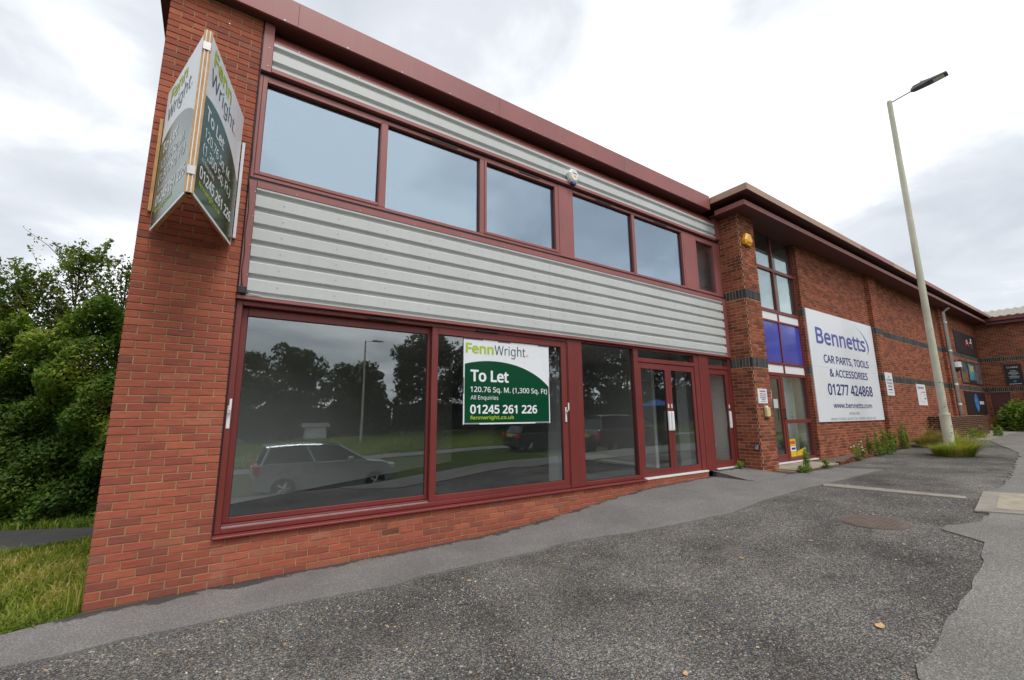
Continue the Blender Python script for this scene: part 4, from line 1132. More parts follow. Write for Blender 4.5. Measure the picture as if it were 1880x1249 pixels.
for i in range(19):
    a_ = R(70) + R(220) * i / 18; p_ = (23.85 + .42 * math.cos(a_), 2.20 + .20 * math.sin(a_))
    if prev: ov.add([(prev[0], yN2 - .0016, prev[1]), (p_[0], yN2 - .0016, p_[1]), (p_[0], yN2 - .0016, p_[1] + .012), (prev[0], yN2 - .0016, prev[1] + .012)], [(0, 1, 2, 3)])
    prev = p_
ov.build('oval_line', M['bluep'], n2_)
yN3 = PY - .014
n3_ = notice('warning_notice', 10.83, 11.235, 1.855, 2.180, yN3, 'small white warning notice with blue heading on the corner pillar')
lettering('WARNING', 10.91, 11.17, 2.105, .038, front_plane(yN3), M['bluep'], n3_, .05)
bars(n3_, [(10.91, 11.04, 2.055, .022), (10.91, 11.04, 2.02, .014)], yN3, 'red_print')
bars(n3_, [(11.06, 11.18, 2.065, .008), (11.06, 11.18, 2.045, .008), (11.05, 11.18, 2.022, .008), (10.91, 11.18, 1.990, .012), (10.91, 11.18, 1.968, .012), (10.97, 11.13, 1.925, .022), (10.93, 11.17, 1.89, .010)], yN3, 'grey_text')
# posters on the far wall
def poster(name, x0, x1, z0, z1, y, label):
    e_ = empty(name, ((x0 + x1) / 2, y, z0), label, 'poster')
    MB().box(x0, x1, y, y + .02, z0, z1).build('board', M['black_print'], e_)
    return e_
yP = WY - .028
p1 = poster('black_poster', 30.55, 34.9, 4.52, 5.62, yP, 'topmost black poster with small pale marks on the far brick wall')
b_ = MB(); b_.box(32.9, 33.05, yP - .002, yP - .0005, 5.10, 5.32); b_.box(33.75, 33.95, yP - .002, yP - .0005, 5.18, 5.45); b_.box(33.5, 33.62, yP - .002, yP - .0005, 5.15, 5.25); b_.build('pale_marks', M['white'], p1)
b_ = MB(); b_.box(32.6, 32.85, yP - .002, yP - .0005, 5.0, 5.3); b_.box(33.1, 33.25, yP - .002, yP - .0005, 4.98, 5.2); b_.box(33.8, 33.95, yP - .002, yP - .0005, 4.92, 5.1); b_.build('red_marks', M['red_print'], p1)
p2 = poster('photo_poster', 30.6, 34.9, 3.0, 4.13, yP, 'middle poster of coloured picture panels on the far brick wall')
M['pic_a'] = mat_plain('picture brown', (0.22, 0.12, 0.05), 0.4, 0.7, 3.0); M['pic_b'] = mat_plain('picture teal', (0.06, 0.20, 0.24), 0.4, 0.7, 2.0)
M['pic_c'] = mat_plain('picture grey', (0.12, 0.11, 0.13), 0.4, 0.8, 4.0); M['pic_d'] = mat_plain('picture sand', (0.55, 0.42, 0.18), 0.4, 0.6, 3.0)
for a, b, c, d, m in ((30.65, 31.9, 3.05, 4.08, 'pic_c'), (31.0, 31.85, 3.05, 3.55, 'pic_a'), (32.2, 33.4, 3.2, 4.05, 'pic_b'), (32.5, 33.2, 3.65, 3.95, 'pic_d'), (33.5, 34.85, 3.05, 4.08, 'pic_c')):
    MB().box(a, b, yP - (.004 if m in ('pic_a', 'pic_d') else .002), yP - .0005, c, d).build('picture_panel', M[m], p2)
p3 = poster('globe_poster', 30.5, 34.75, 1.50, 2.62, yP, 'lowest black poster with blue globe on the far brick wall')
M['globe'] = mat_plain('blue globe print', (0.06, 0.20, 0.50), 0.4, 0.8, 4.0)
gl_ = MB(); gl_.add([(32.65 + .42 * math.cos(R(15 * i)), yP - .002, 2.08 + .44 * math.sin(R(15 * i))) for i in range(24)], [tuple(range(24))]); gl_.build('globe', M['globe'], p3)
bars(p3, [(33.25, 33.45, 2.0, .16), (33.5, 33.7, 2.0, .16), (33.75, 33.95, 2.0, .16), (34.0, 34.2, 2.0, .16)], yP, 'white')
ck = empty('black_company_board', (WX - .03, -1.42, 2.97), 'tall black board with white lettering on the far brick wing', 'sign')
MB().box(WX - .04, WX - .012, -1.72, -1.10, 2.98, 4.08).build('board', M['black_print'], ck)
cpl = ((WX - .04, 0, 0), (0, -1, 0), (0, 0, 1), (-1, 0, 0))
lettering('CLARKE', 1.20, 1.60, 3.88, .075, cpl, M['white'], ck, .03, .003)
cb = MB()
for i, w in enumerate((.10, .16, .18, .10, .19, .17)):
    cb.box(WX - .0425, WX - .041, -1.41 - w, -1.41 + w, 3.72 - i * .075, 3.745 - i * .075)
cb.box(WX - .0425, WX - .041, -1.63, -1.19, 3.03, 3.06); cb.build('print_lines', M['pipe'], ck)
cg = MB(); cg.add([(WX - .0425, -1.41 + .06 * math.cos(R(30 * i)), 3.18 + .06 * math.sin(R(30 * i))) for i in range(12)], [tuple(range(12))]); cg.build('emblem', M['globe'], ck)
# stickers in the entrance glazing
sk = empty('window_sticker', (12.95, BY, 0.6), 'yellow and white printed sticker low in the entrance side light', 'sticker')
yS = BY + .030
m_ = MB(); m_.box(12.78, 13.10, yS, yS + .002, 0.82, 0.99); m_.box(12.80, 13.10, yS, yS + .002, 0.56, 0.69); m_.build('yellow_sheet', M['yellow'], sk)
MB().box(12.80, 13.10, yS, yS + .002, 0.695, 0.815).build('white_sheet', M['white'], sk)
bars(sk, [(12.82, 12.90, .87, .07), (12.92, 13.06, .87, .07)], yS, 'red_print'); bars(sk, [(12.86, 13.07, .73, .05)], yS, 'navy')
sk2 = empty('yellow_window_card', (13.3, BY, 0.56), 'slanted yellow card leaning inside the entrance side light', 'card')
m_ = MB(); m_.add([(13.12, yS, .57), (13.62, yS, .57), (13.62, yS, .76), (13.14, yS, .68), (13.12, yS + .002, .57), (13.62, yS + .002, .57), (13.62, yS + .002, .76), (13.14, yS + .002, .68)], [(0,1,2,3),(7,6,5,4),(0,4,5,1),(1,5,6,2),(2,6,7,3),(3,7,4,0)]); m_.build('card_sheet', M['yellow'], sk2)
sk3 = empty('door_leaflet', (12.2, BY, 1.8), 'pale leaflets stuck inside the warehouse entrance door', 'leaflet')
m_ = MB(); m_.box(11.99, 12.15, BY + .028, BY + .030, 2.0, 2.2); m_.box(12.20, 12.42, BY + .028, BY + .030, 1.76, 1.98); m_.build('paper', M['cladding'], sk3)
MB().box(12.0, 12.16, BY + .028, BY + .030, 1.88, 1.995).build('blue_paper', M['bluep'], sk3)

# ------------------------------------------------------------------ fittings on the walls
wa = empty('white_alarm_box', (5.89, -.03, 5.84), 'white six-sided alarm box on the upper cladding above the windows', 'alarm box')
def hexa(cx, cz, rx, rz): return [(cx + rx * a, cz + rz * b) for a, b in ((-.45, 1), (.45, 1), (1, .25), (.72, -.55), (.35, -1), (-.35, -1), (-.72, -.55), (-1, .25))]
h0 = hexa(5.90, 5.955, .135, .135); h1 = hexa(5.90, 5.965, .10, .10)
m_ = MB(); m_.ring([(a, -.022, b) for a, b in h0], [(a, -.075, b) for a, b in h0]); m_.ring([(a, -.075, b) for a, b in h0], [(a, -.105, b) for a, b in h1], cap1=True)
m_.build('case', M['white_pl'], wa, 0.006)
m_ = MB(); m_.prism([(5.84, 0, 5.835), (5.96, 0, 5.835), (5.945, 0, 5.785), (5.855, 0, 5.785)], (0, -.085, 0), (0, -.024, 0)); m_.build('strobe', M['navy'], wa, 0.006)
bars(wa, [(5.85, 5.95, 5.985, .018)], -.1045, 'bluep'); bars(wa, [(5.885, 5.935, 5.92, .035)], -.1045, 'orange')
oa = empty('amber_alarm_box', (11.05, PY - .02, 5.62), 'amber bell-shaped alarm box high on the corner pillar', 'alarm box')
q0 = [(10.955, 5.88), (11.115, 5.88), (11.205, 5.70), (11.175, 5.60), (10.895, 5.60), (10.865, 5.70)]; q1 = [(10.985, 5.85), (11.085, 5.85), (11.15, 5.71), (11.13, 5.66), (10.94, 5.66), (10.92, 5.71)]
m_ = MB(); m_.ring([(a, PY - .003, b) for a, b in q0], [(a, PY - .07, b) for a, b in q0]); m_.ring([(a, PY - .07, b) for a, b in q0], [(a, PY - .105, b) for a, b in q1], cap1=True); m_.build('case', M['orange'], oa, 0.006)
MB().box(10.97, 11.10, PY - .085, PY - .01, 5.575, 5.5995).build('strobe', M['orange'], oa, 0.006)
ic = empty('entry_box', (11.13, PY, 1.56), 'cream plastic entry box below the warning notice', 'entry box')
m_ = MB(); m_.box(11.04, 11.20, PY - .075, PY - .003, 1.555, 1.76); m_.build('case', M['cream'], ic, 0.012)
MB().box(11.06, 11.15, PY - .055, PY - .003, 1.761, 1.80).build('hood', M['white_pl'], ic, 0.006)
ks = empty('key_safe', (PX0 - .03, -.40, 0.84), 'small grey and black key safe low on the pillar side', 'key safe')
MB().box(PX0 - .045, PX0 - .002, -.455, -.345, 0.835, 0.965).build('case', M['black'], ks, 0.010)
MB().box(PX0 - .056, PX0 - .0455, -.440, -.365, 0.850, 0.950).build('cover', M['steel'], ks, 0.006)
MB().box(PX0 - .060, PX0 - .0565, -.425, -.380, 0.915, 0.938).build('dial', M['black'], ks)
jb = empty('junction_box', (0.94, -.05, 2.97), 'black cable junction box at the foot of the cladding trim', 'junction box')
MB().box(0.898, 0.978, -.062, -.013, 2.972, 3.055).build('case', M['black'], jb, 0.010)
m_ = MB(); m_.tube([(0.979, -.035, 2.995), (1.0, -.035, 2.99)], .010, 8); m_.tube([(0.932, -.035, 3.056), (0.932, -.035, 3.08)], .010, 8); m_.build('gland', M['black'], jb)
cb_pts = [(0.932, -.022, 3.08), (0.918, -.018, 3.25), (0.928, -.018, 3.45), (0.914, -.018, 3.70), (0.926, -.018, 3.95), (0.915, -.018, 4.15), (0.900, -.016, 4.35), (0.910, -.010, 4.6), (0.897, -.010, 5.0), (0.905, -.010, 5.4), (0.90, -.012, 5.75), (0.897, -.016, 6.1), (0.899, -.016, 6.44)]
MB().tube(cb_pts, .0055, 6).build('black_cable', M['black'], None, label='thin black cable clipped up the joint between pier and trim', cat='cable', smooth=True)
MB().tube([(1.0, -.033, 2.99), (1.05, -.032, 2.982), (1.12, -.030, 2.979)], .004, 6).build('white_cable', M['white'], None, label='short white cable leaving the junction box', cat='cable', smooth=True)
sc_ = empty('security_camera', (28.6, -.75, 3.6), 'grey dome security camera on a thin pole beside the downpipe', 'camera')
m_ = MB(); m_.tube([(28.62, -.52, 3.86), (28.62, -.52, 3.62)], [.20, .21], 14); m_.build('housing', M['pipe'], sc_, smooth=False)
m_ = MB(); m_.tube([(28.62, -.52, 3.62), (28.62, -.52, 3.50), (28.62, -.52, 3.42)], [.17, .15, .05], 14); m_.build('dome', M['black'], sc_, smooth=True)
m_ = MB(); m_.tube([(28.85, -.43, 6.3), (28.85, -.43, 1.3)], .022, 6); m_.tube([(28.62, -.52, 3.86), (28.62, -.52, 3.95), (28.85, -.43, 3.95)], .02, 6); m_.build('cable_conduit', M['black'], sc_)
cl = empty('door_camera', (11.62, -.42, 2.55), 'small black bracket camera at the top of the warehouse entrance', 'camera')
m_ = MB(); m_.box(11.50, 11.82, -.34, -.28, 2.56, 2.60); m_.box(11.62, 11.70, -.36, -.26, 2.46, 2.555); m_.box(11.655, 11.665, -.275, -.201, 2.57, 2.59); m_.build('bracket', M['black'], cl, 0.004)

# ------------------------------------------------------------------ street lamps
def lamp_post(x, y, h, label, group=None, arm=(0, -1), z=None, k=1.0):
    z = H(x, y) if z is None else z
    e_ = empty('lamp_post', (x, y, z), label, 'lamp post', group)
    m = MB()
    m.tube([(x, y, z - .1), (x, y, z + 1.10)], [.118 * k, .116 * k], 18)
    m.tube([(x, y, z + 1.10), (x, y, z + 1.15), (x, y, z + 1.155)], [.124 * k, .118 * k, .09 * k], 18)
    m.build('base_column', M['post'], e_, smooth=False)
    m = MB(); m.tube([(x, y, z + 1.15), (x, y, z + h * .5), (x, y, z + h - .03), (x, y, z + h)], [.092 * k, .080 * k, .066 * k, .058 * k], 16)
    m.build('column', M['post'], e_, smooth=False)
    ax, ay = arm; t = z + h - .08
    m = MB(); m.tube([(x, y, t), (x + .55 * ax, y + .55 * ay, t + .07)], .018, 8); m.build('arm', M['lamp_grey'], e_, smooth=True)
    m = MB()
    def sec(d, w, zt, zb):
        px, py = x + ax * d, y + ay * d; sx, sy = -ay, ax
        return [(px + sx * w, py + sy * w, zb), (px + sx * w * .8, py + sy * w * .8, zt), (px - sx * w * .8, py - sy * w * .8, zt), (px - sx * w, py - sy * w, zb)]
    ss = [sec(.52, .05, t + .12, t + .05), sec(.60, .11, t + .17, t + .05), sec(.85, .13, t + .18, t + .06), sec(1.0, .15, t + .15, t + .075), sec(1.34, .13, t + .145, t + .09)]
    for i in range(len(ss) - 1): m.ring(ss[i], ss[i + 1], 0, i == 0, i == len(ss) - 2)
    m.build('lantern', M['lamp_grey'], e_, 0.008)
    px, py = x + ax * .78, y + ay * .78
    MB().tube([(px, py, t + .18), (px, py, t + .25)], [.035, .03], 8).build('photocell', M['pipe'], e_)
    px, py = x + ax * 1.15, y + ay * 1.15
    MB().box(px - .09, px + .09, py - .12, py + .12, t + .068, t + .0815).build('lens', M['white_pl'], e_)
    return e_
lp = lamp_post(17.50, -2.13, 10.80, 'tall cream lamp post standing in the grass tuft by the brick unit')
# scuffs on the column
sk_ = MB(); rs = random.Random(11)
for i in range(16):
    a_ = R(200 + rs.random() * 70); z = rs.choice([1.25, 1.3, 1.4, 1.9, 3.0, 3.2, 3.4, .7, .5]) + rs.random() * .12 + .45; r_ = .1185 if z < 1.55 else .0935 - max(0, z - 1.6) * .0025
    c_, s_ = math.cos(a_), math.sin(a_); w = .01 + rs.random() * .02; hgt = .01 + rs.random() * .03
    sk_.add([(17.50 + r_ * c_ - s_ * w, -2.13 + r_ * s_ + c_ * w, z), (17.50 + r_ * c_ + s_ * w, -2.13 + r_ * s_ - c_ * w, z), (17.50 + r_ * c_ + s_ * w, -2.13 + r_ * s_ - c_ * w, z + hgt), (17.50 + r_ * c_ - s_ * w, -2.13 + r_ * s_ + c_ * w, z + hgt * .6)], [(0, 1, 2, 3)])
sk_.build('scuff_marks', M['lamp_grey'], lp)
lamp_post(9.9, -27.0, 7.4, 'grey-cream lamp post across the road mirrored in the left shop window', None, (1, 0), k=.9)
lamp_post(2.0, -46.0, 8.0, 'more distant lamp post mirrored beside the first in the shop window', None, (1, 0), k=.9)

# ------------------------------------------------------------------ leaves, blades, plants
def leaf_mesh(name, P, size, up_bias=0.5, wide=0.55, rnd=None, out=None, seed=0):
    """folded diamond leaves at points P"""
    g = np.random.default_rng(seed); n = len(P)
    d = g.normal(size=(n, 3)); d[:, 2] -= 0.25
    if out is not None: d += out * 0.8
    d /= np.linalg.norm(d, axis=1, keepdims=True)
    nn = g.normal(size=(n, 3)); nn[:, 2] = np.abs(nn[:, 2]) + up_bias * 2
    if out is not None: nn += out * 0.9
    s = np.cross(d, nn); s /= np.linalg.norm(s, axis=1, keepdims=True) + 1e-9
    nn = np.cross(s, d)
    sz = (size * g.uniform(0.55, 1.35, n))[:, None]
    a = P - d * sz * .5; b = P + d * sz * .5
    m = P - d * sz * .05 + nn * sz * .09
    l = m + s * sz * wide * .5 - nn * sz * .16; r = m - s * sz * wide * .5 - nn * sz * .16
    V = np.stack([a, l, b, r, m], 1).reshape(-1, 3)
    k = 5 * np.arange(n)[:, None]
    F = np.concatenate([k + np.array([[0, 4, 1]]), k + np.array([[1, 4, 2]]), k + np.array([[2, 4, 3]]), k + np.array([[3, 4, 0]])], 1).reshape(-1, 3)
    rr_ = g.random(n) if rnd is None else rnd
    return np_mesh(name, V, F, np.repeat(rr_, 4))

def clumpy(n, centers, radii, g, shell=0.55):
    """points gathered in leaf clumps around centres"""
    i = g.integers(0, len(centers), n)
    v = g.normal(size=(n, 3)); v /= np.linalg.norm(v, axis=1, keepdims=True)
    r_ = radii[i] * (shell + (1 - shell) * g.random(n)) ** 0.8
    return centers[i] + v * r_[:, None] * np.array([1, 1, .8]), v, i

def tree(name, x, y, h, crown_r, nl, size, mat, label, cat='tree', group=None, trunk_h=.25, seed=1, airy=0.0, clumps=60, z=None):
    g = np.random.default_rng(seed)
    z = H(x, y) if z is None else z
    e_ = empty(name, (x, y, z), label, cat, group)
    tk = MB(); th = h * .86; r0 = max(.025, h * .014)
    pts = [(x + g.normal() * .03 * t_ * h * .3, y + g.normal() * .03 * t_ * h * .3, z - .1 + th * t_) for t_ in np.linspace(0, 1, 7)]
    tk.tube(pts, [r0 * (1 - .85 * t_) for t_ in np.linspace(0, 1, 7)], 7)
    C = []; Rr = []
    for c_ in range(clumps):
        t_ = trunk_h + (1 - trunk_h) * g.random() ** .9
        prof = math.sin(math.pi * min(1, max(.02, (1 - t_) / (1 - trunk_h)) ** .62 * .93 + .03)) ** .7
        a_ = g.random() * 2 * math.pi; rad = crown_r * prof * math.sqrt(g.random()) * (1 - .1 * airy)
        p_ = np.array([x + rad * math.cos(a_), y + rad * math.sin(a_), z + h * t_])
        C.append(p_); Rr.append(crown_r * (.16 + .20 * g.random()) * (1 - .35 * airy * t_))
        if c_ % 3 == 0:
            k_ = min(5, max(1, int(t_ * 5.5)))
            b0 = Vector(pts[k_]); b1 = Vector(p_); tk.tube([b0, (b0 + b1) / 2 + Vector((0, 0, .04 * h)), b1], [r0 * .35, r0 * .25, r0 * .1], 5, caps=False)
    tk.build('trunk', M['bark'], e_)
    P, v, ii = clumpy(nl, np.array(C), np.array(Rr), g)
    P[:, 2] = np.maximum(P[:, 2], z + .05)
    me = leaf_mesh('crown', P, size, .5, .55, np.clip(.35 * g.random(len(P)) + .45 * (g.random(clumps)[ii]) + .2 * np.clip(v[:, 2], 0, 1), 0, 1), v, seed)
    obj('crown', me, e_, mat)
    return e_

def hedge(name, pts, hfun, depth, n, size, mat, label, seed=2, zlow=0.05):
    """a grown-out hedge along a polyline: leaves through its uneven front, top and depth over a dark leafy core"""
    g = np.random.default_rng(seed)
    e_ = empty(name, (pts[0][0], pts[0][1], H(*pts[0])), label, 'hedge')
    A = np.array(pts[:-1], float); B = np.array(pts[1:], float); Ls = np.linalg.norm(B - A, axis=1)
    D = (B - A) / Ls[:, None]; Nr = np.stack([D[:, 1], -D[:, 0]], 1)
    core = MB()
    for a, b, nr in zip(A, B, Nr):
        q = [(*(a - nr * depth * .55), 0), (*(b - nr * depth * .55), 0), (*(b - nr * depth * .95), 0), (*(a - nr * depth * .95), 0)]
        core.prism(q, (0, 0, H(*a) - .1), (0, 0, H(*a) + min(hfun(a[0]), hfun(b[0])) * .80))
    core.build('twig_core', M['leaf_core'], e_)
    k = g.choice(len(A), n, p=Ls / Ls.sum()); t_ = g.random(n)
    p = A[k] + (B - A)[k] * t_[:, None]; nr = Nr[k]
    hh = np.array([hfun(x) for x in p[:, 0]])
    front = g.random(n) < .68
    zz = zlow + (hh - zlow) * g.random(n)
    bul = .24 * np.sin(p[:, 0] * 3.1 + zz * 2.3) + .17 * np.sin(p[:, 0] * 7.3 - zz * 5.1) + .11 * np.sin(zz * 9.7 + p[:, 0] * 2.0)
    off = bul - np.abs(g.normal(0, .26, n)) - np.maximum(0, zz - hh * .82) * .7
    s_ = g.random(n) * depth
    ztop = hh - np.abs(g.normal(0, .2, n)) + .16 * np.sin(p[:, 0] * 5.0 + s_ * 4.0) + .10 * np.sin(p[:, 0] * 11.0)
    off = np.where(front, off, -s_); zz = np.where(front, zz, ztop)
    P = np.stack([p[:, 0] + nr[:, 0] * off, p[:, 1] + nr[:, 1] * off, Hn(p[:, 0], p[:, 1]) + zz], 1)
    O = np.where(front[:, None], np.stack([nr[:, 0], nr[:, 1], np.full(n, .45)], 1), np.stack([nr[:, 0] * .2, nr[:, 1] * .2, np.ones(n)], 1))
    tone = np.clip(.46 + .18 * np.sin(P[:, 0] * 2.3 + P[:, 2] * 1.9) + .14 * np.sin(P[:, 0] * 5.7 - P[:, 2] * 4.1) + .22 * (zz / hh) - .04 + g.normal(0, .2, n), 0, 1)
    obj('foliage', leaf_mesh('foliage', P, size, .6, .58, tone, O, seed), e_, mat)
    return e_

def shoot_tree(name, x, y, h, spread, nsh, per, size, mat, label, group, seed):
    """a young tree: many upright shoots leaving a thin stem, leaves strung along each"""
    g = np.random.default_rng(seed); z = H(x, y)
    e_ = empty(name, (x, y, z), label, 'sapling', group)
    tk = MB(); tk.tube([(x, y, z - .1), (x + .03, y, z + h * .4), (x, y, z + h * .9)], [.05, .03, .006], 6)
    P = []; tn = []
    for i in range(nsh):
        f = g.uniform(.30, .86); a_ = g.random() * 6.28
        L = h * g.uniform(.10, .26) * (1.25 - f * .55); tilt = g.uniform(.25, .95)
        b0 = np.array([x, y, z + h * f]); o_ = np.array([math.cos(a_), math.sin(a_), 0]) * L * tilt * spread
        b1 = b0 + o_ * .6 + np.array([0, 0, L * .45]); b2 = b0 + o_ + np.array([g.normal() * .03, g.normal() * .03, L])
        if f > .78: b2[2] = min(b2[2], z + h * g.uniform(.86, 1.0))
        tk.tube([b0, b1, b2], [.010, .006, .002], 4, caps=False)
        m = int(per * (.6 + .8 * g.random())); t_ = g.random(m) ** .75
        q = np.where(t_[:, None] < .5, b0 + (b1 - b0) * (t_ * 2)[:, None], b1 + (b2 - b1) * (t_ * 2 - 1)[:, None])
        P.append(q + g.normal(0, 1, (m, 3)) * (.075 * (1.15 - .75 * t_))[:, None]); tn.append(np.clip(g.random() * .5 + t_ * .3 + g.normal(0, .15, m), 0, 1))
    tk.build('trunk', M['bark'], e_)
    P = np.concatenate(P)
    obj('crown', leaf_mesh('crown', P, size, .35, .55, np.concatenate(tn), None, seed), e_, mat)

def blades(name, X, Y, Z, hgt, mat, lean=.35, width=.006, seed=3, tone=None, dirs=None, **k):
    g = np.random.default_rng(seed); n = len(X)
    h = hgt * g.uniform(.45, 1.25, n); a = g.uniform(0, 2 * math.pi, n)
    if dirs is not None: a = dirs + g.normal(0, .5, n)
    ln = np.abs(g.normal(lean, np.asarray(lean) * .5, n)) * h
    ux, uy = np.cos(a), np.sin(a); w = width * g.uniform(.6, 1.4, n)
    base = np.stack([X, Y, Z], 1)
    side = np.stack([-uy, ux, np.zeros(n)], 1) * w[:, None]
    mid = base + np.stack([ux * ln * .35, uy * ln * .35, h * .6], 1); tip = base + np.stack([ux * ln, uy * ln, h * (1 - .25 * np.minimum(1, ln / h))], 1)
    V = np.stack([base - side, base + side, mid + side * .8, mid - side * .8, tip], 1).reshape(-1, 3)
    b = 5 * np.arange(n)[:, None]
    F = np.concatenate([b + np.array([[0, 1, 2]]), b + np.array([[0, 2, 3]]), b + np.array([[3, 2, 4]])], 1).reshape(-1, 3)
    t_ = g.random(n) if tone is None else np.clip(tone, 0, 1)
    return obj(name, np_mesh(name, V, F, np.repeat(t_, 3)), None, mat, **k)

# grass verge at the left of the pier
g = np.random.default_rng(21)
n = 42000
X = -0.01 - g.random(n) ** 1.25 * 5.5; Y = -0.16 + g.random(n) ** 1.15 * 4.0
ok = (Y > np.where(X > -.43, -.02 + X * .28, -.14 + (X + .43) * .05)) & (Y < np.interp(X, [-9, -1.33, -.5, 0], [.6, 3.28, 3.58, 3.7]) + g.normal(0, .05, n))
X, Y = X[ok], Y[ok]
tone = .46 + .24 * np.sin(X * 2.1 + Y * 1.7) + .18 * np.sin(X * 6 - Y * 4.4) + g.normal(0, .26, len(X))
hv = .055 + .05 * np.clip(.5 + .5 * np.sin(X * 3.3 + Y * 2.1) + g.normal(0, .35, len(X)), 0, 1.4)
blades('grass_verge', X, Y, Hn(X, Y) - .02, hv, M['grass'], .9, .0055, 5, tone, kind='stuff', label='rough green and straw-coloured grass left of the brick pier', cat='grass')
n = 130; Xe = -0.02 - np.abs(g.normal(0, .05, n)); Ye = -.01 + g.random(n) * .8
blades('tall_grass', Xe, Ye, Hn(Xe, Ye) - .02, .26, M['grass'], .3, .004, 6, None, kind='stuff', label='taller grass stems against the foot of the pier', cat='grass')
n = 5000; Xf = -9 + g.random(n) * 8.8; Yf = np.interp(Xf, [-9, -1.79, -.61, -.16], [5.6, 5.02, 4.35, 4.2]) + g.random(n) * .8
blades('hedge_bottom_grass', Xf, Yf, Hn(Xf, Yf) - .02, .13, M['leaf_weed'], .6, .009, 7, None, kind='stuff', label='low green growth between path and hedge', cat='grass')

def hh_(x): return 3.80 + .30 * math.sin(x * 1.3 + 1.0) + .22 * math.sin(x * 3.7) + .12 * math.sin(x * 8.1)
hedge('leafy_hedge', [(-11, 6.6), (-6, 5.95), (-2.5, 5.55), (-.9, 5.1), (-.25, 5.0)], hh_, 1.9, 150000, .078, M['leaf_hedge'], 'dense dark green leafy hedge behind the path at the left edge')
for i, (tx, ty, th, sp, ns, lab) in enumerate((
        (-1.66, 6.35, 5.55, 1.0, 120, 'tallest airy sapling rising out of the hedge nearest the pier'),
        (-2.30, 6.25, 4.85, 1.15, 110, 'shorter bushy sapling in the hedge left of the tallest one'),
        (-1.00, 6.80, 5.35, .9, 90, 'thin sapling in the hedge half hidden by the brick pier'),
        (-3.00, 6.05, 4.75, 1.2, 110, 'leftmost sapling of the hedge at the edge of the photo'))):
    shoot_tree('hedge_sapling', tx, ty, th, sp, ns, 46, .078, M['leaf_tree'] if i != 3 else M['leaf_hedge'], lab, 'saplings growing out of the hedge', 40 + i)

# bright bush by the wing
def bush(name, x, y, rx, ry, rz, n, size, mat, label, seed=4):
    g = np.random.default_rng(seed); z = H(x, y)
    e_ = empty(name, (x, y, z), label, 'bush')
    v = g.normal(size=(n, 3)); v /= np.linalg.norm(v, axis=1, keepdims=True); v[:, 2] = np.abs(v[:, 2])
    q = 1 + .12 * np.sin(v[:, 0] * 9 + v[:, 1] * 7) + .10 * np.sin(v[:, 1] * 13 + v[:, 2] * 9)
    rad = q * (.72 + .30 * g.random(n))
    P = np.array([x, y, z]) + v * rad[:, None] * np.array([rx, ry, rz])
    obj('foliage', leaf_mesh('foliage', P, size, .5, .5, np.clip(.3 + .4 * v[:, 2] + g.normal(0, .2, n), 0, 1), v, seed), e_, mat)
    st_ = MB()
    for i in range(9):
        a_ = g.random() * 6.28; st_.tube([(x, y, z - .05), (x + rx * .7 * math.cos(a_), y + ry * .7 * math.sin(a_), z + rz * .7)], [.03, .012], 5)
    st_.build('stems', M['bark'], e_)
bush('green_bush', 33.3, -2.2, 1.6, 1.35, 1.35, 9000, .16, M['leaf_bush'], 'bright green rounded bush in front of the far wing')

# weeds along the wall
def weed(x, y, h, n, label, mat='leaf_weed', spread=.12, stems=3, flowers=0, seed=0, z=None, size=.075):
    g = np.random.default_rng(100 + seed); z = H(x, y) + .02 if z is None else z
    e_ = empty('weed', (x, y, z), label, 'weed', 'weeds along the foot of the brick unit')
    st_ = MB(); P = []; O = []
    for k in range(stems):
        a_ = g.random() * 6.28; hh = h * g.uniform(.6, 1.05); bx_, by_ = x + math.cos(a_) * spread * g.random(), y + math.sin(a_) * spread * g.random()
        tx, ty = bx_ + g.normal() * .04, by_ + g.normal() * .04
        st_.tube([(bx_, by_, z - .04), (tx, ty, z + hh)], [.006, .002], 5)
        for j in range(int(2.2 * n / stems)):
            t_ = g.random() ** .8; q = g.random() * 6.28; rr_ = .05 * (1.15 - t_ * .7)
            P.append((bx_ + (tx - bx_) * t_ + rr_ * math.cos(q), by_ + (ty - by_) * t_ + rr_ * math.sin(q), z + hh * t_)); O.append((math.cos(q), math.sin(q), .5))
    st_.build('stem', M['leaf_weed'], e_)
    P, O = np.array(P), np.array(O)
    obj('leaves', leaf_mesh('leaves', P, size, .2, .26, np.clip(.25 + .5 * (P[:, 2] - z) / h + g.normal(0, .15, len(P)), 0, 1), O, seed), e_, M[mat])
    for k in range(flowers):
        a_ = g.random() * 6.28; f_ = MB(); px, py, pz = x + math.cos(a_) * spread, y + math.sin(a_) * spread, z + h * g.uniform(.7, 1.05)
        f_.tube([(px, py, pz), (px, py - .004, pz + .02)], [.022, .018], 7); f_.build('flower', M['petal'], e_)
weed(11.60, -1.00, .52, 110, 'upright green weed in front of the entrance step', seed=1, stems=4, spread=.07)
weed(12.55, -1.02, .20, 50, 'small leafy weed at the middle of the entrance step', seed=2, stems=4, spread=.08)
weed(11.32, -1.02, .18, 60, 'low ivy-like weed on the pillar footing', seed=3, stems=6, spread=.12)
weed(10.55, -.12, .16, 40, 'tiny dark weed in the corner by the single door', seed=4, stems=4, spread=.06, z=.44)
weed(14.6, -.95, .36, 70, 'white-flowered weed at the near end of the brick edging', seed=5, stems=4, spread=.12, flowers=4)
weed(15.3, -.85, .42, 60, 'thin weed next to the white-flowered one', seed=6, stems=3, spread=.08, flowers=2)
weed(16.35, -.80, .60, 170, 'bushy tall weed right under the sign corner', seed=7, stems=7, spread=.22, size=.09)
weed(17.15, -.75, .76, 190, 'tallest weed in front of the shallow brick pilaster', seed=8, stems=8, spread=.24, size=.09)
weed(18.2, -.72, .48, 110, 'grey-green weed between the two tallest ones', seed=9, stems=5, spread=.16, size=.09)
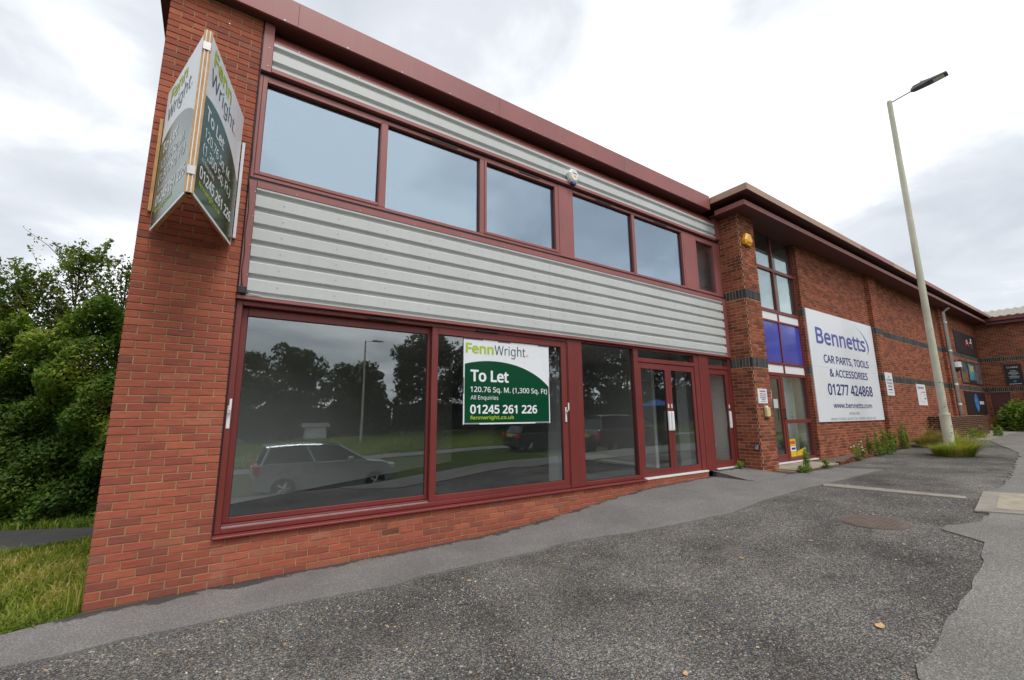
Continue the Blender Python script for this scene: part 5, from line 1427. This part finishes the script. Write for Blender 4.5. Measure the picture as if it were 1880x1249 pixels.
weed(19.3, -.70, .82, 200, 'tall paired weed beyond the pilaster', seed=10, stems=7, spread=.22, size=.1)
weed(16.75, -.95, .40, 80, 'short weed at the front of the bed', seed=11, stems=5, spread=.15)
weed(27.6, -1.5, .45, 110, 'leafy clump at the foot of the planter wall', seed=12, stems=8, spread=.35, size=.12)
weed(25.2, -1.3, .45, 80, 'small green clump behind the lamp post', seed=13, stems=6, spread=.25, size=.12)
def tuft(name, x, y, r_, n, h, mat, label, seed, tone0=.5, ry=None, group=None, width=.0048):
    g = np.random.default_rng(seed); a_ = g.random(n) * 6.28; q = g.random(n) ** .9 * r_ * .5
    X = x + q * np.cos(a_); Y = y + q * np.sin(a_) * ((ry or r_) / r_)
    tone = tone0 + .25 * np.sin(a_ * 3 + q * 9) + g.normal(0, .2, n)
    hh = h * (1.05 - .45 * q / r_) * g.lognormal(0, .28, n)
    return blades(name, X, Y, Hn(X, Y) - .01, hh, mat, .15 + 1.9 * q / r_, width, seed, tone, a_, label=label, cat='grass tuft', group=group)
tuft('grass_tuft', 17.66, -2.15, .80, 3600, .46, M['grass'], 'arching grass tuft round the foot of the tall lamp post', 51, .68, .75)
tuft('dry_grass_tuft', 20.7, -.95, 1.15, 2600, .48, M['dry'], 'patch of dry straw-coloured grass against the brick wall', 52, .45, .35)
tuft('dry_grass_tuft', 23.4, -.85, 1.1, 1600, .42, M['dry'], 'dry brown grass next to the planter wall', 53, .6, .35)
tuft('small_grass_tuft', 26.3, -1.25, .5, 500, .25, M['grass'], 'low green grass in front of the planter wall', 54, .5, .25)
# moss and seedlings along the wall foot
g = np.random.default_rng(77); n = 900
X = .9 + g.random(n) * 6.4; keep = (np.sin(X * 3.1) + np.sin(X * 7.7 + 1)) > .35; X = X[keep]; Y = -.005 - np.abs(g.normal(0, .012, len(X)))
blades('wall_foot_moss', X, Y, Hn(X, Y) + .02, .022, M['leaf_weed'], .6, .004, 78, None, kind='stuff', label='scraps of moss along the foot of the plinth', cat='moss')

# ------------------------------------------------------------------ loose stones, leaves and ironwork on the forecourt
def in_poly(X, Y, poly):
    r_ = np.zeros(len(X), bool); m_ = len(poly); j = m_ - 1
    for i in range(m_):
        (xi, yi), (xj, yj) = poly[i], poly[j]
        r_ ^= ((yi > Y) != (yj > Y)) & (X < (xj - xi) * (Y - yi) / (yj - yi + 1e-12) + xi); j = i
    return r_
GP = [(-1.5, -4.2), (1.5, -5.2), (3.6, -5.2)] + GRAVEL_R[1:10] + [(11.0, -3.8), (10.6, -1.95)] + STRIP_EDGE[-3:1:-1] + [(-.3, -.86), (-1.5, -.86)]
g = np.random.default_rng(5); n = 230000
X = -1.5 + 12.5 * g.random(n) ** 1.35; Y = -5.3 + 4.5 * g.random(n)
ok = in_poly(X, Y, GP) & (g.random(n) < .55 + .45 * np.sin(X * 2.2 + 1.3 * Y) * np.sin(Y * 3.1 - X) ); X, Y = X[ok], Y[ok]; n = len(X)
s = np.clip(g.lognormal(math.log(.0043), .45, n), .002, .014)
ang = g.random(n) * 6.28; ca, sa = np.cos(ang), np.sin(ang)
oct_ = np.array([(1, 0, 0), (0, 1, 0), (-1, 0, 0), (0, -1, 0), (0, 0, 1)], float)
jit = g.uniform(.65, 1.3, (n, 5, 1)); L = oct_[None] * jit * s[:, None, None] * np.array([1.25, .9, .62])
Vx = X[:, None] + L[:, :, 0] * ca[:, None] - L[:, :, 1] * sa[:, None]; Vy = Y[:, None] + L[:, :, 0] * sa[:, None] + L[:, :, 1] * ca[:, None]
Vz = Hn(X, Y)[:, None] + L[:, :, 2] + (s * .12)[:, None]
F = (np.array([(0, 1, 4), (1, 2, 4), (2, 3, 4), (3, 0, 4)])[None] + 5 * np.arange(n)[:, None, None]).reshape(-1, 3)
t_ = NT('loose stone')
at_ = t_.n('ShaderNodeAttribute', attribute_name='rnd')
M['stone'] = t_.pbr(t_.ramp(at_.outputs['Fac'], [(0, (.06, .06, .06)), (.4, (.13, .127, .122)), (.75, (.235, .228, .216)), (.93, (.38, .37, .345)), (.955, (.40, .25, .12)), (.985, (.48, .36, .21)), (1, (.65, .63, .59))]), .85, 0, None, .3)
obj('loose_gravel', np_mesh('loose_gravel', np.stack([Vx, Vy, Vz], -1).reshape(-1, 3), F, np.repeat(g.random(n), 4)), None, M['stone'], kind='stuff', label='loose grey chippings scattered over the forecourt', cat='gravel')

def dead_leaf(x, y, s_, rz, label, m='tan_leaf'):
    z = H(x, y)
    pts = [(-1, 0, .12), (-.55, .5, .05), (-.1, .62, .16), (.5, .42, .06), (1, .05, .2), (.45, -.40, .05), (-.1, -.55, .18), (-.6, -.42, .04)]
    m_ = MB(); m_.add([(0, 0, .02)] + pts, [(0, 1 + i, 1 + (i + 1) % 8) for i in range(8)]); m_.v = [(a * s_, b * s_, c * s_) for a, b, c in m_.v]
    o = m_.build('fallen_leaf', M[m], None, label=label, cat='leaf', group='fallen leaves on the forecourt')
    sd = o.modifiers.new('thickness', 'SOLIDIFY'); sd.thickness = .001
    o.matrix_basis = Matrix.Translation((x, y, z + .006)) @ Matrix.Rotation(rz, 4, 'Z')
dead_leaf(5.06, -4.10, .052, .2, 'largest tan dead leaf lying on the right of the gravel')
dead_leaf(5.62, -2.75, .030, 1.2, 'small pale dead leaf in the middle of the gravel')
dead_leaf(6.55, -3.05, .030, 2.2, 'small brown leaf on the gravel short of the manhole')
dead_leaf(3.45, -3.55, .028, .6, 'orange-brown leaf low on the gravel')
dead_leaf(3.10, -1.30, .030, 2.6, 'curled leaf on the gravel near the tarmac strip')
dead_leaf(9.55, -.45, .045, .4, 'dead leaf caught beside the ramp edging')
dead_leaf(4.55, -.45, .030, 1.0, 'small dead leaf on the tarmac strip under the middle window')
lt = MB(); rl = random.Random(9)
for i in range(26):
    x = 0.5 + rl.random() * 6; y = -1.3 - rl.random() * 2.6; a_ = rl.random() * 3.14; l_ = .012 + rl.random() * .03
    dx_, dy_ = math.cos(a_) * l_, math.sin(a_) * l_; z = H(x, y) + .008
    lt.tube([(x - dx_, y - dy_, z), (x + dx_, y + dy_, z + .003)], .0022, 4)
lt.build('straw_litter', M['dry'], None, kind='stuff', label='bits of straw and twig on the gravel', cat='litter')
# manhole
mx, my = 7.74, -3.30; mz = H(mx, my)
sl_ = (H(mx + .3, my) - H(mx - .3, my)) / .6
mh = empty('manhole_cover', (mx, my, mz), 'round rusty manhole cover set in the gravel', 'manhole cover')
def disc(r0, z0, z1, seg=40):
    m = MB(); A = [(mx + r0 * math.cos(6.2832 * i / seg), my + r0 * math.sin(6.2832 * i / seg)) for i in range(seg)]
    m.ring([(a, b, mz + (a - mx) * sl_ + z0) for a, b in A], [(a, b, mz + (a - mx) * sl_ + z1) for a, b in A], 0, True, True); return m
disc(.345, -.02, .006).build('frame', M['iron'], mh)
disc(.315, -.01, .011).build('lid', M['iron'], mh, 0.002)
st2 = MB()
for i in range(-5, 6):
    for j in range(-5, 6):
        a, b = i * .052 + (.026 if j % 2 else 0), j * .05
        if a * a + b * b < .285 ** 2: zz = mz + a * sl_ + .0112; st2.box(mx + a - .014, mx + a + .014, my + b - .012, my + b + .012, zz, zz + .002)
st2.build('studs', M['iron'], mh, kind='stuff')
# concrete edging across the gravel
sheet('concrete_edging', [(9.98, -1.90), (10.28, -1.79), (10.42, -3.64), (10.20, -3.69)], 0.022, M['concrete'], 0.03, None, label='narrow concrete edging strip crossing the gravel', cat='edging')
# inspection cover at the pavement edge
uc = empty('inspection_cover', (10.3, -4.1, H(10.3, -4.1)), 'concrete inspection cover with pale frame at the pavement edge', 'inspection cover')
uc_poly = [(9.24, -3.93), (11.05, -3.73), (11.50, -4.75), (9.70, -4.95)]
for nm_, pl_, dz_, mm_ in (('surround', uc_poly, .030, 'concrete'), ('slab', [(9.55, -4.08), (11.00, -3.92), (11.10, -4.30), (9.66, -4.46)], .036, 'slab'), ('slab', [(9.67, -4.475), (11.11, -4.315), (11.22, -4.66), (9.78, -4.82)], .036, 'slab')):
    o = sheet('tmp', pl_, dz_, M[mm_], .02, None, uc); o.name = nm_
    o.matrix_parent_inverse = uc.matrix_basis.inverted()

# ------------------------------------------------------------------ across the road: what the shop windows mirror
g = np.random.default_rng(8); n = 26000
X = -6 + 52 * g.random(n); Y = -16.1 - 20 * g.random(n) ** 1.3
tone = .3 + .2 * np.sin(X * .9 + Y * .6) + g.normal(0, .18, n)
blades('far_verge', X, Y, Hn(X, Y) - .02, .20, M['grass'], .6, .03, 9, tone, kind='stuff', label='mown green verge across the road', cat='grass')
trees = [(-24, -44, 8.5, 4.2), (-17, -42, 9.5, 4.2), (-11, -41, 8.0, 3.8), (-5, -43, 9.5, 4.2), (1, -41, 8.5, 3.8), (7, -44, 9.0, 4.0), (13.5, -42, 7.2, 3.4),
         (19, -36, 9.5, 4.2), (24, -29, 11, 4.6), (30, -27, 12, 4.8), (36, -25, 11, 4.6), (43, -24, 12, 5.0), (50, -22, 11, 4.8), (58, -22, 12, 5.0), (67, -22, 11, 5.0)]
names_ = ['far-left', 'second', 'third', 'fourth', 'fifth', 'sixth', 'seventh', 'eighth', 'ninth', 'tenth', 'eleventh', 'twelfth', 'thirteenth', 'fourteenth', 'last']
for i, (x, y, h, c_) in enumerate(trees):
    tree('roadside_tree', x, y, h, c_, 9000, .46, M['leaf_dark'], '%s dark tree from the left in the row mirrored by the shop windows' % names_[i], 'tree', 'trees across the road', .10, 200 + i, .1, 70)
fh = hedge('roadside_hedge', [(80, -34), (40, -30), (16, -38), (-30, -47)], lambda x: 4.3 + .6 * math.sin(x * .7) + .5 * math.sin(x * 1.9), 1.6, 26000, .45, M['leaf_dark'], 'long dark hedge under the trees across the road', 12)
# far white units
fb = empty('low_pale_shed', (8, -37, -.3), 'small pale shed across the road mirrored in the left window', 'shed')
mbx = MB(); mbx.box(7.6, 9.2, -36.4, -35.4, -.6, .9); mbx.build('wall', M['pipe'], fb)
mbx = MB(); mbx.prism([(7.3, -36.6, .9), (7.3, -35.2, .9), (7.3, -35.9, 1.25)], (0, 0, 0), (2.2, 0, 0)); mbx.build('roof', M['roof_felt'], fb)
# blue parasol
ps = empty('blue_parasol', (34, -20, 0), 'blue parasol far across the road mirrored in the narrow shop window', 'parasol')
zp = H(34, -20)
MB().tube([(34, -20, zp), (34, -20, zp + 2.6)], .03, 8).build('pole', M['lamp_grey'], ps)
m_ = MB(); rim = [(34 + 1.7 * math.cos(R(45 * i)), -20 + 1.7 * math.sin(R(45 * i)), zp + 2.15) for i in range(8)]
m_.add(rim + [(34, -20, zp + 2.75)], [(i, (i + 1) % 8, 8) for i in range(8)]); M['blue_cloth'] = mat_plain('blue cloth', (.05, .18, .55), .8, .1, 3); m_.build('canopy', M['blue_cloth'], ps)

# ------------------------------------------------------------------ parked cars behind the camera
M['silver'] = mat_plain('silver paint', (.42, .44, .45), .28, .04, 2, metal=.3, coat=.6)
M['charcoal'] = mat_plain('charcoal paint', (.035, .037, .042), .25, .05, 2, coat=.8)
M['bronze'] = mat_plain('dark bronze paint', (.06, .045, .03), .28, .05, 2, coat=.8)
M['car_glass'] = mat_plain('dark car glass', (.012, .016, .018), .06, .05, 2)
M['tyre'] = mat_plain('tyre', (.018, .018, .018), .85, .1, 12)
M['tail'] = mat_plain('tail lamp red', (.55, .02, .02), .2, .05, 6)
M['head'] = mat_plain('head lamp', (.65, .68, .7), .12, .05, 6)
M['plate_y'] = mat_plain('yellow plate', (.75, .55, .05), .4, .05, 6)
def car(name, x, y, rz, body_pts, cabin_pts, width, paint, label, wheels, wr, plate=None):
    z = H(x, y) - .09
    e_ = empty(name, (x, y, z), label, 'car', None, rz)
    def place(o):
        o.matrix_parent_inverse = Matrix.Identity(4); return o
    hw = width / 2
    def shell(profile, hw0, hw1, zt):
        """side profile lofted across: narrower at the top edge and at both ends"""
        m = MB(); rows = []
        xs_ = [p[0] for p in profile]; x_mid = (min(xs_) + max(xs_)) / 2; xl = (max(xs_) - min(xs_)) / 2
        for f_ in (-1, -.93, -.6, 0, .6, .93, 1):
            row = []
            for px, pz in profile:
                tum = hw0 + (hw1 - hw0) * max(0, min(1, (pz - zt[0]) / (zt[1] - zt[0])))
                endn = 1 - .10 * abs((px - x_mid) / xl) ** 4
                inset = .035 if abs(f_) == 1 else 0
                row.append((px * (1 - .015 * abs(f_) ** 3) , f_ * tum * endn, pz - inset * .5))
            rows.append(row)
        k = len(profile)
        for i in range(len(rows) - 1):
            m.add(rows[i] + rows[i + 1], [(j, (j + 1) % k, k + (j + 1) % k, k + j) for j in range(k)])
        m.add(rows[0], [tuple(range(k))]); m.add(rows[-1], [tuple(reversed(range(k)))])
        return m
    bo = place(shell(body_pts, hw, hw * .95, (.3, 1.0)).build('body', M[paint], e_, 0.02, smooth=True))
    cz = [p[1] for p in cabin_pts]
    cabin = place(shell(cabin_pts, hw * .93, hw * .70, (min(cz), max(cz))).build('glasshouse', M['car_glass'], e_, smooth=False))
    # roof skin and pillars over the glass
    zmax_ = max(cz); top = [p for p in cabin_pts if p[1] > zmax_ - .12]
    x0_, x1_ = min(p[0] for p in top), max(p[0] for p in top)
    rf_ = MB(); n_ = 7
    A = [(x0_ - .12 + (x1_ - x0_ + .16) * i / n_, (zmax_ - .045) + .06 * math.sin(math.pi * (i + .4) / (n_ + .6))) for i in range(n_ + 1)]
    for i in range(n_):
        (a, za), (b, zb) = A[i], A[i + 1]; w_ = hw * .715
        rf_.add([(a, -w_, za - .03), (a, w_, za - .03), (b, w_, zb - .03), (b, -w_, zb - .03), (a, -w_ * .9, za), (a, w_ * .9, za), (b, w_ * .9, zb), (b, -w_ * .9, zb)], [(0,3,2,1),(4,5,6,7),(0,1,5,4),(1,2,6,5),(2,3,7,6),(3,0,4,7)])
    place(rf_.build('roof', M[paint], e_))
    zl = min(cz)
    for sgn in (-1, 1):
        pl_ = MB(); xa, xb = min(p[0] for p in cabin_pts), max(p[0] for p in cabin_pts)
        for (bx_, tx_) in ((xa + .02, x0_ - .02), (xb - .04, x1_ - .02), ((xa + xb) / 2 - .05, (x0_ + x1_) / 2)):
            pl_.tube([(bx_, sgn * hw * .935, zl - .01), (tx_, sgn * hw * .715, zmax_ - .05)], .032, 5)
        place(pl_.build('pillars', M[paint], e_))
        tr_ = MB(); tr_.box(xa + .1, xb - .25, sgn * hw * .965 - .012, sgn * hw * .965 + .012, zl - .035, zl - .012); place(tr_.build('trim_strip', M['steel'], e_))
        hd = MB()
        for hx_ in (-.55, .45): hd.box(hx_ - .09, hx_ + .09, sgn * (hw * .985) - .02, sgn * (hw * .985) + .02, zl - .16, zl - .13)
        place(hd.build('door_handle', M['steel'], e_))
        mr = MB(); mr.box(xb - .62, xb - .45, sgn * (hw + .02), sgn * (hw + .19), zl + .0, zl + .13); place(mr.build('mirror', M[paint], e_, 0.03))
    xr, xf = min(p[0] for p in body_pts), max(p[0] for p in body_pts)
    for sgn in (-1, 1):
        o = MB().box(xr + .0, xr + .16, sgn * hw * .62, sgn * hw * .93, .70, .92); place(o.build('tail_light', M['tail'], e_, 0.02))
        o = MB().box(xf - .26, xf - .02, sgn * hw * .56, sgn * hw * .90, .62, .80); place(o.build('head_light', M['head'], e_, 0.03))
        for wx in wheels:
            t_ = MB(); yy = sgn * (hw - .11)
            t_.tube([(wx, yy - .11, wr), (wx, yy - .09, wr), (wx, yy + .09, wr), (wx, yy + .11, wr)], [wr * .88, wr, wr, wr * .88], 24)
            w = place(t_.build('wheel', M['tyre'], e_))
            h_ = MB(); oy = yy + sgn * .112
            for s5 in range(5):
                a_ = R(72 * s5); h_.tube([(wx, oy, wr), (wx + math.cos(a_) * wr * .62, oy, wr + math.sin(a_) * wr * .62)], [.045, .03], 5)
            h_.tube([(wx, oy - sgn * .005, wr), (wx, oy + sgn * .012, wr)], [.06, .05], 10)
            ho = h_.build('rim', M['steel'], w); ho.matrix_parent_inverse = Matrix.Identity(4)
    place(MB().box(xr - .012, xr + .03, -.26, .26, .76, .87).build('number_plate', M['plate_y'], e_))
    return e_
hatch_b = [(-1.92, .32), (-1.95, .55), (-1.90, .88), (-1.6, .97), (0.6, .96), (1.0, .94), (1.55, .88), (1.82, .74), (1.93, .52), (1.90, .28), (1.4, .22), (-1.4, .22)]
hatch_c = [(-1.80, .95), (-1.55, 1.36), (-1.3, 1.42), (-.2, 1.45), (.25, 1.42), (1.02, .95)]
suv_b = [(-2.2, .40), (-2.25, .70), (-2.2, 1.08), (-1.9, 1.14), (0.7, 1.12), (1.2, 1.08), (1.9, 1.0), (2.15, .82), (2.2, .55), (2.15, .36), (1.6, .30), (-1.6, .30)]
suv_c = [(-2.1, 1.12), (-1.85, 1.64), (-1.5, 1.72), (-.1, 1.74), (.4, 1.69), (1.2, 1.12)]
car('silver_hatchback', 3.80, -8.75, 0.0, hatch_b, hatch_c, 1.74, 'silver', 'silver hatchback mirrored in the large left shop window', (-1.22, 1.28), .30)
car('bronze_suv', 17.2, -9.0, .08, suv_b, suv_c, 1.86, 'bronze', 'dark bronze off-roader mirrored in the shop doors', (-1.35, 1.40), .36)
car('charcoal_car', 15.0, -12.4, 0.1, hatch_b, hatch_c, 1.78, 'charcoal', 'charcoal car mirrored low in the middle shop window', (-1.25, 1.30), .31)
car('black_saloon', 21.0, -13.2, 0.0, hatch_b, hatch_c, 1.78, 'charcoal', 'black car mirrored behind the off-roader in the narrow window', (-1.25, 1.30), .31)
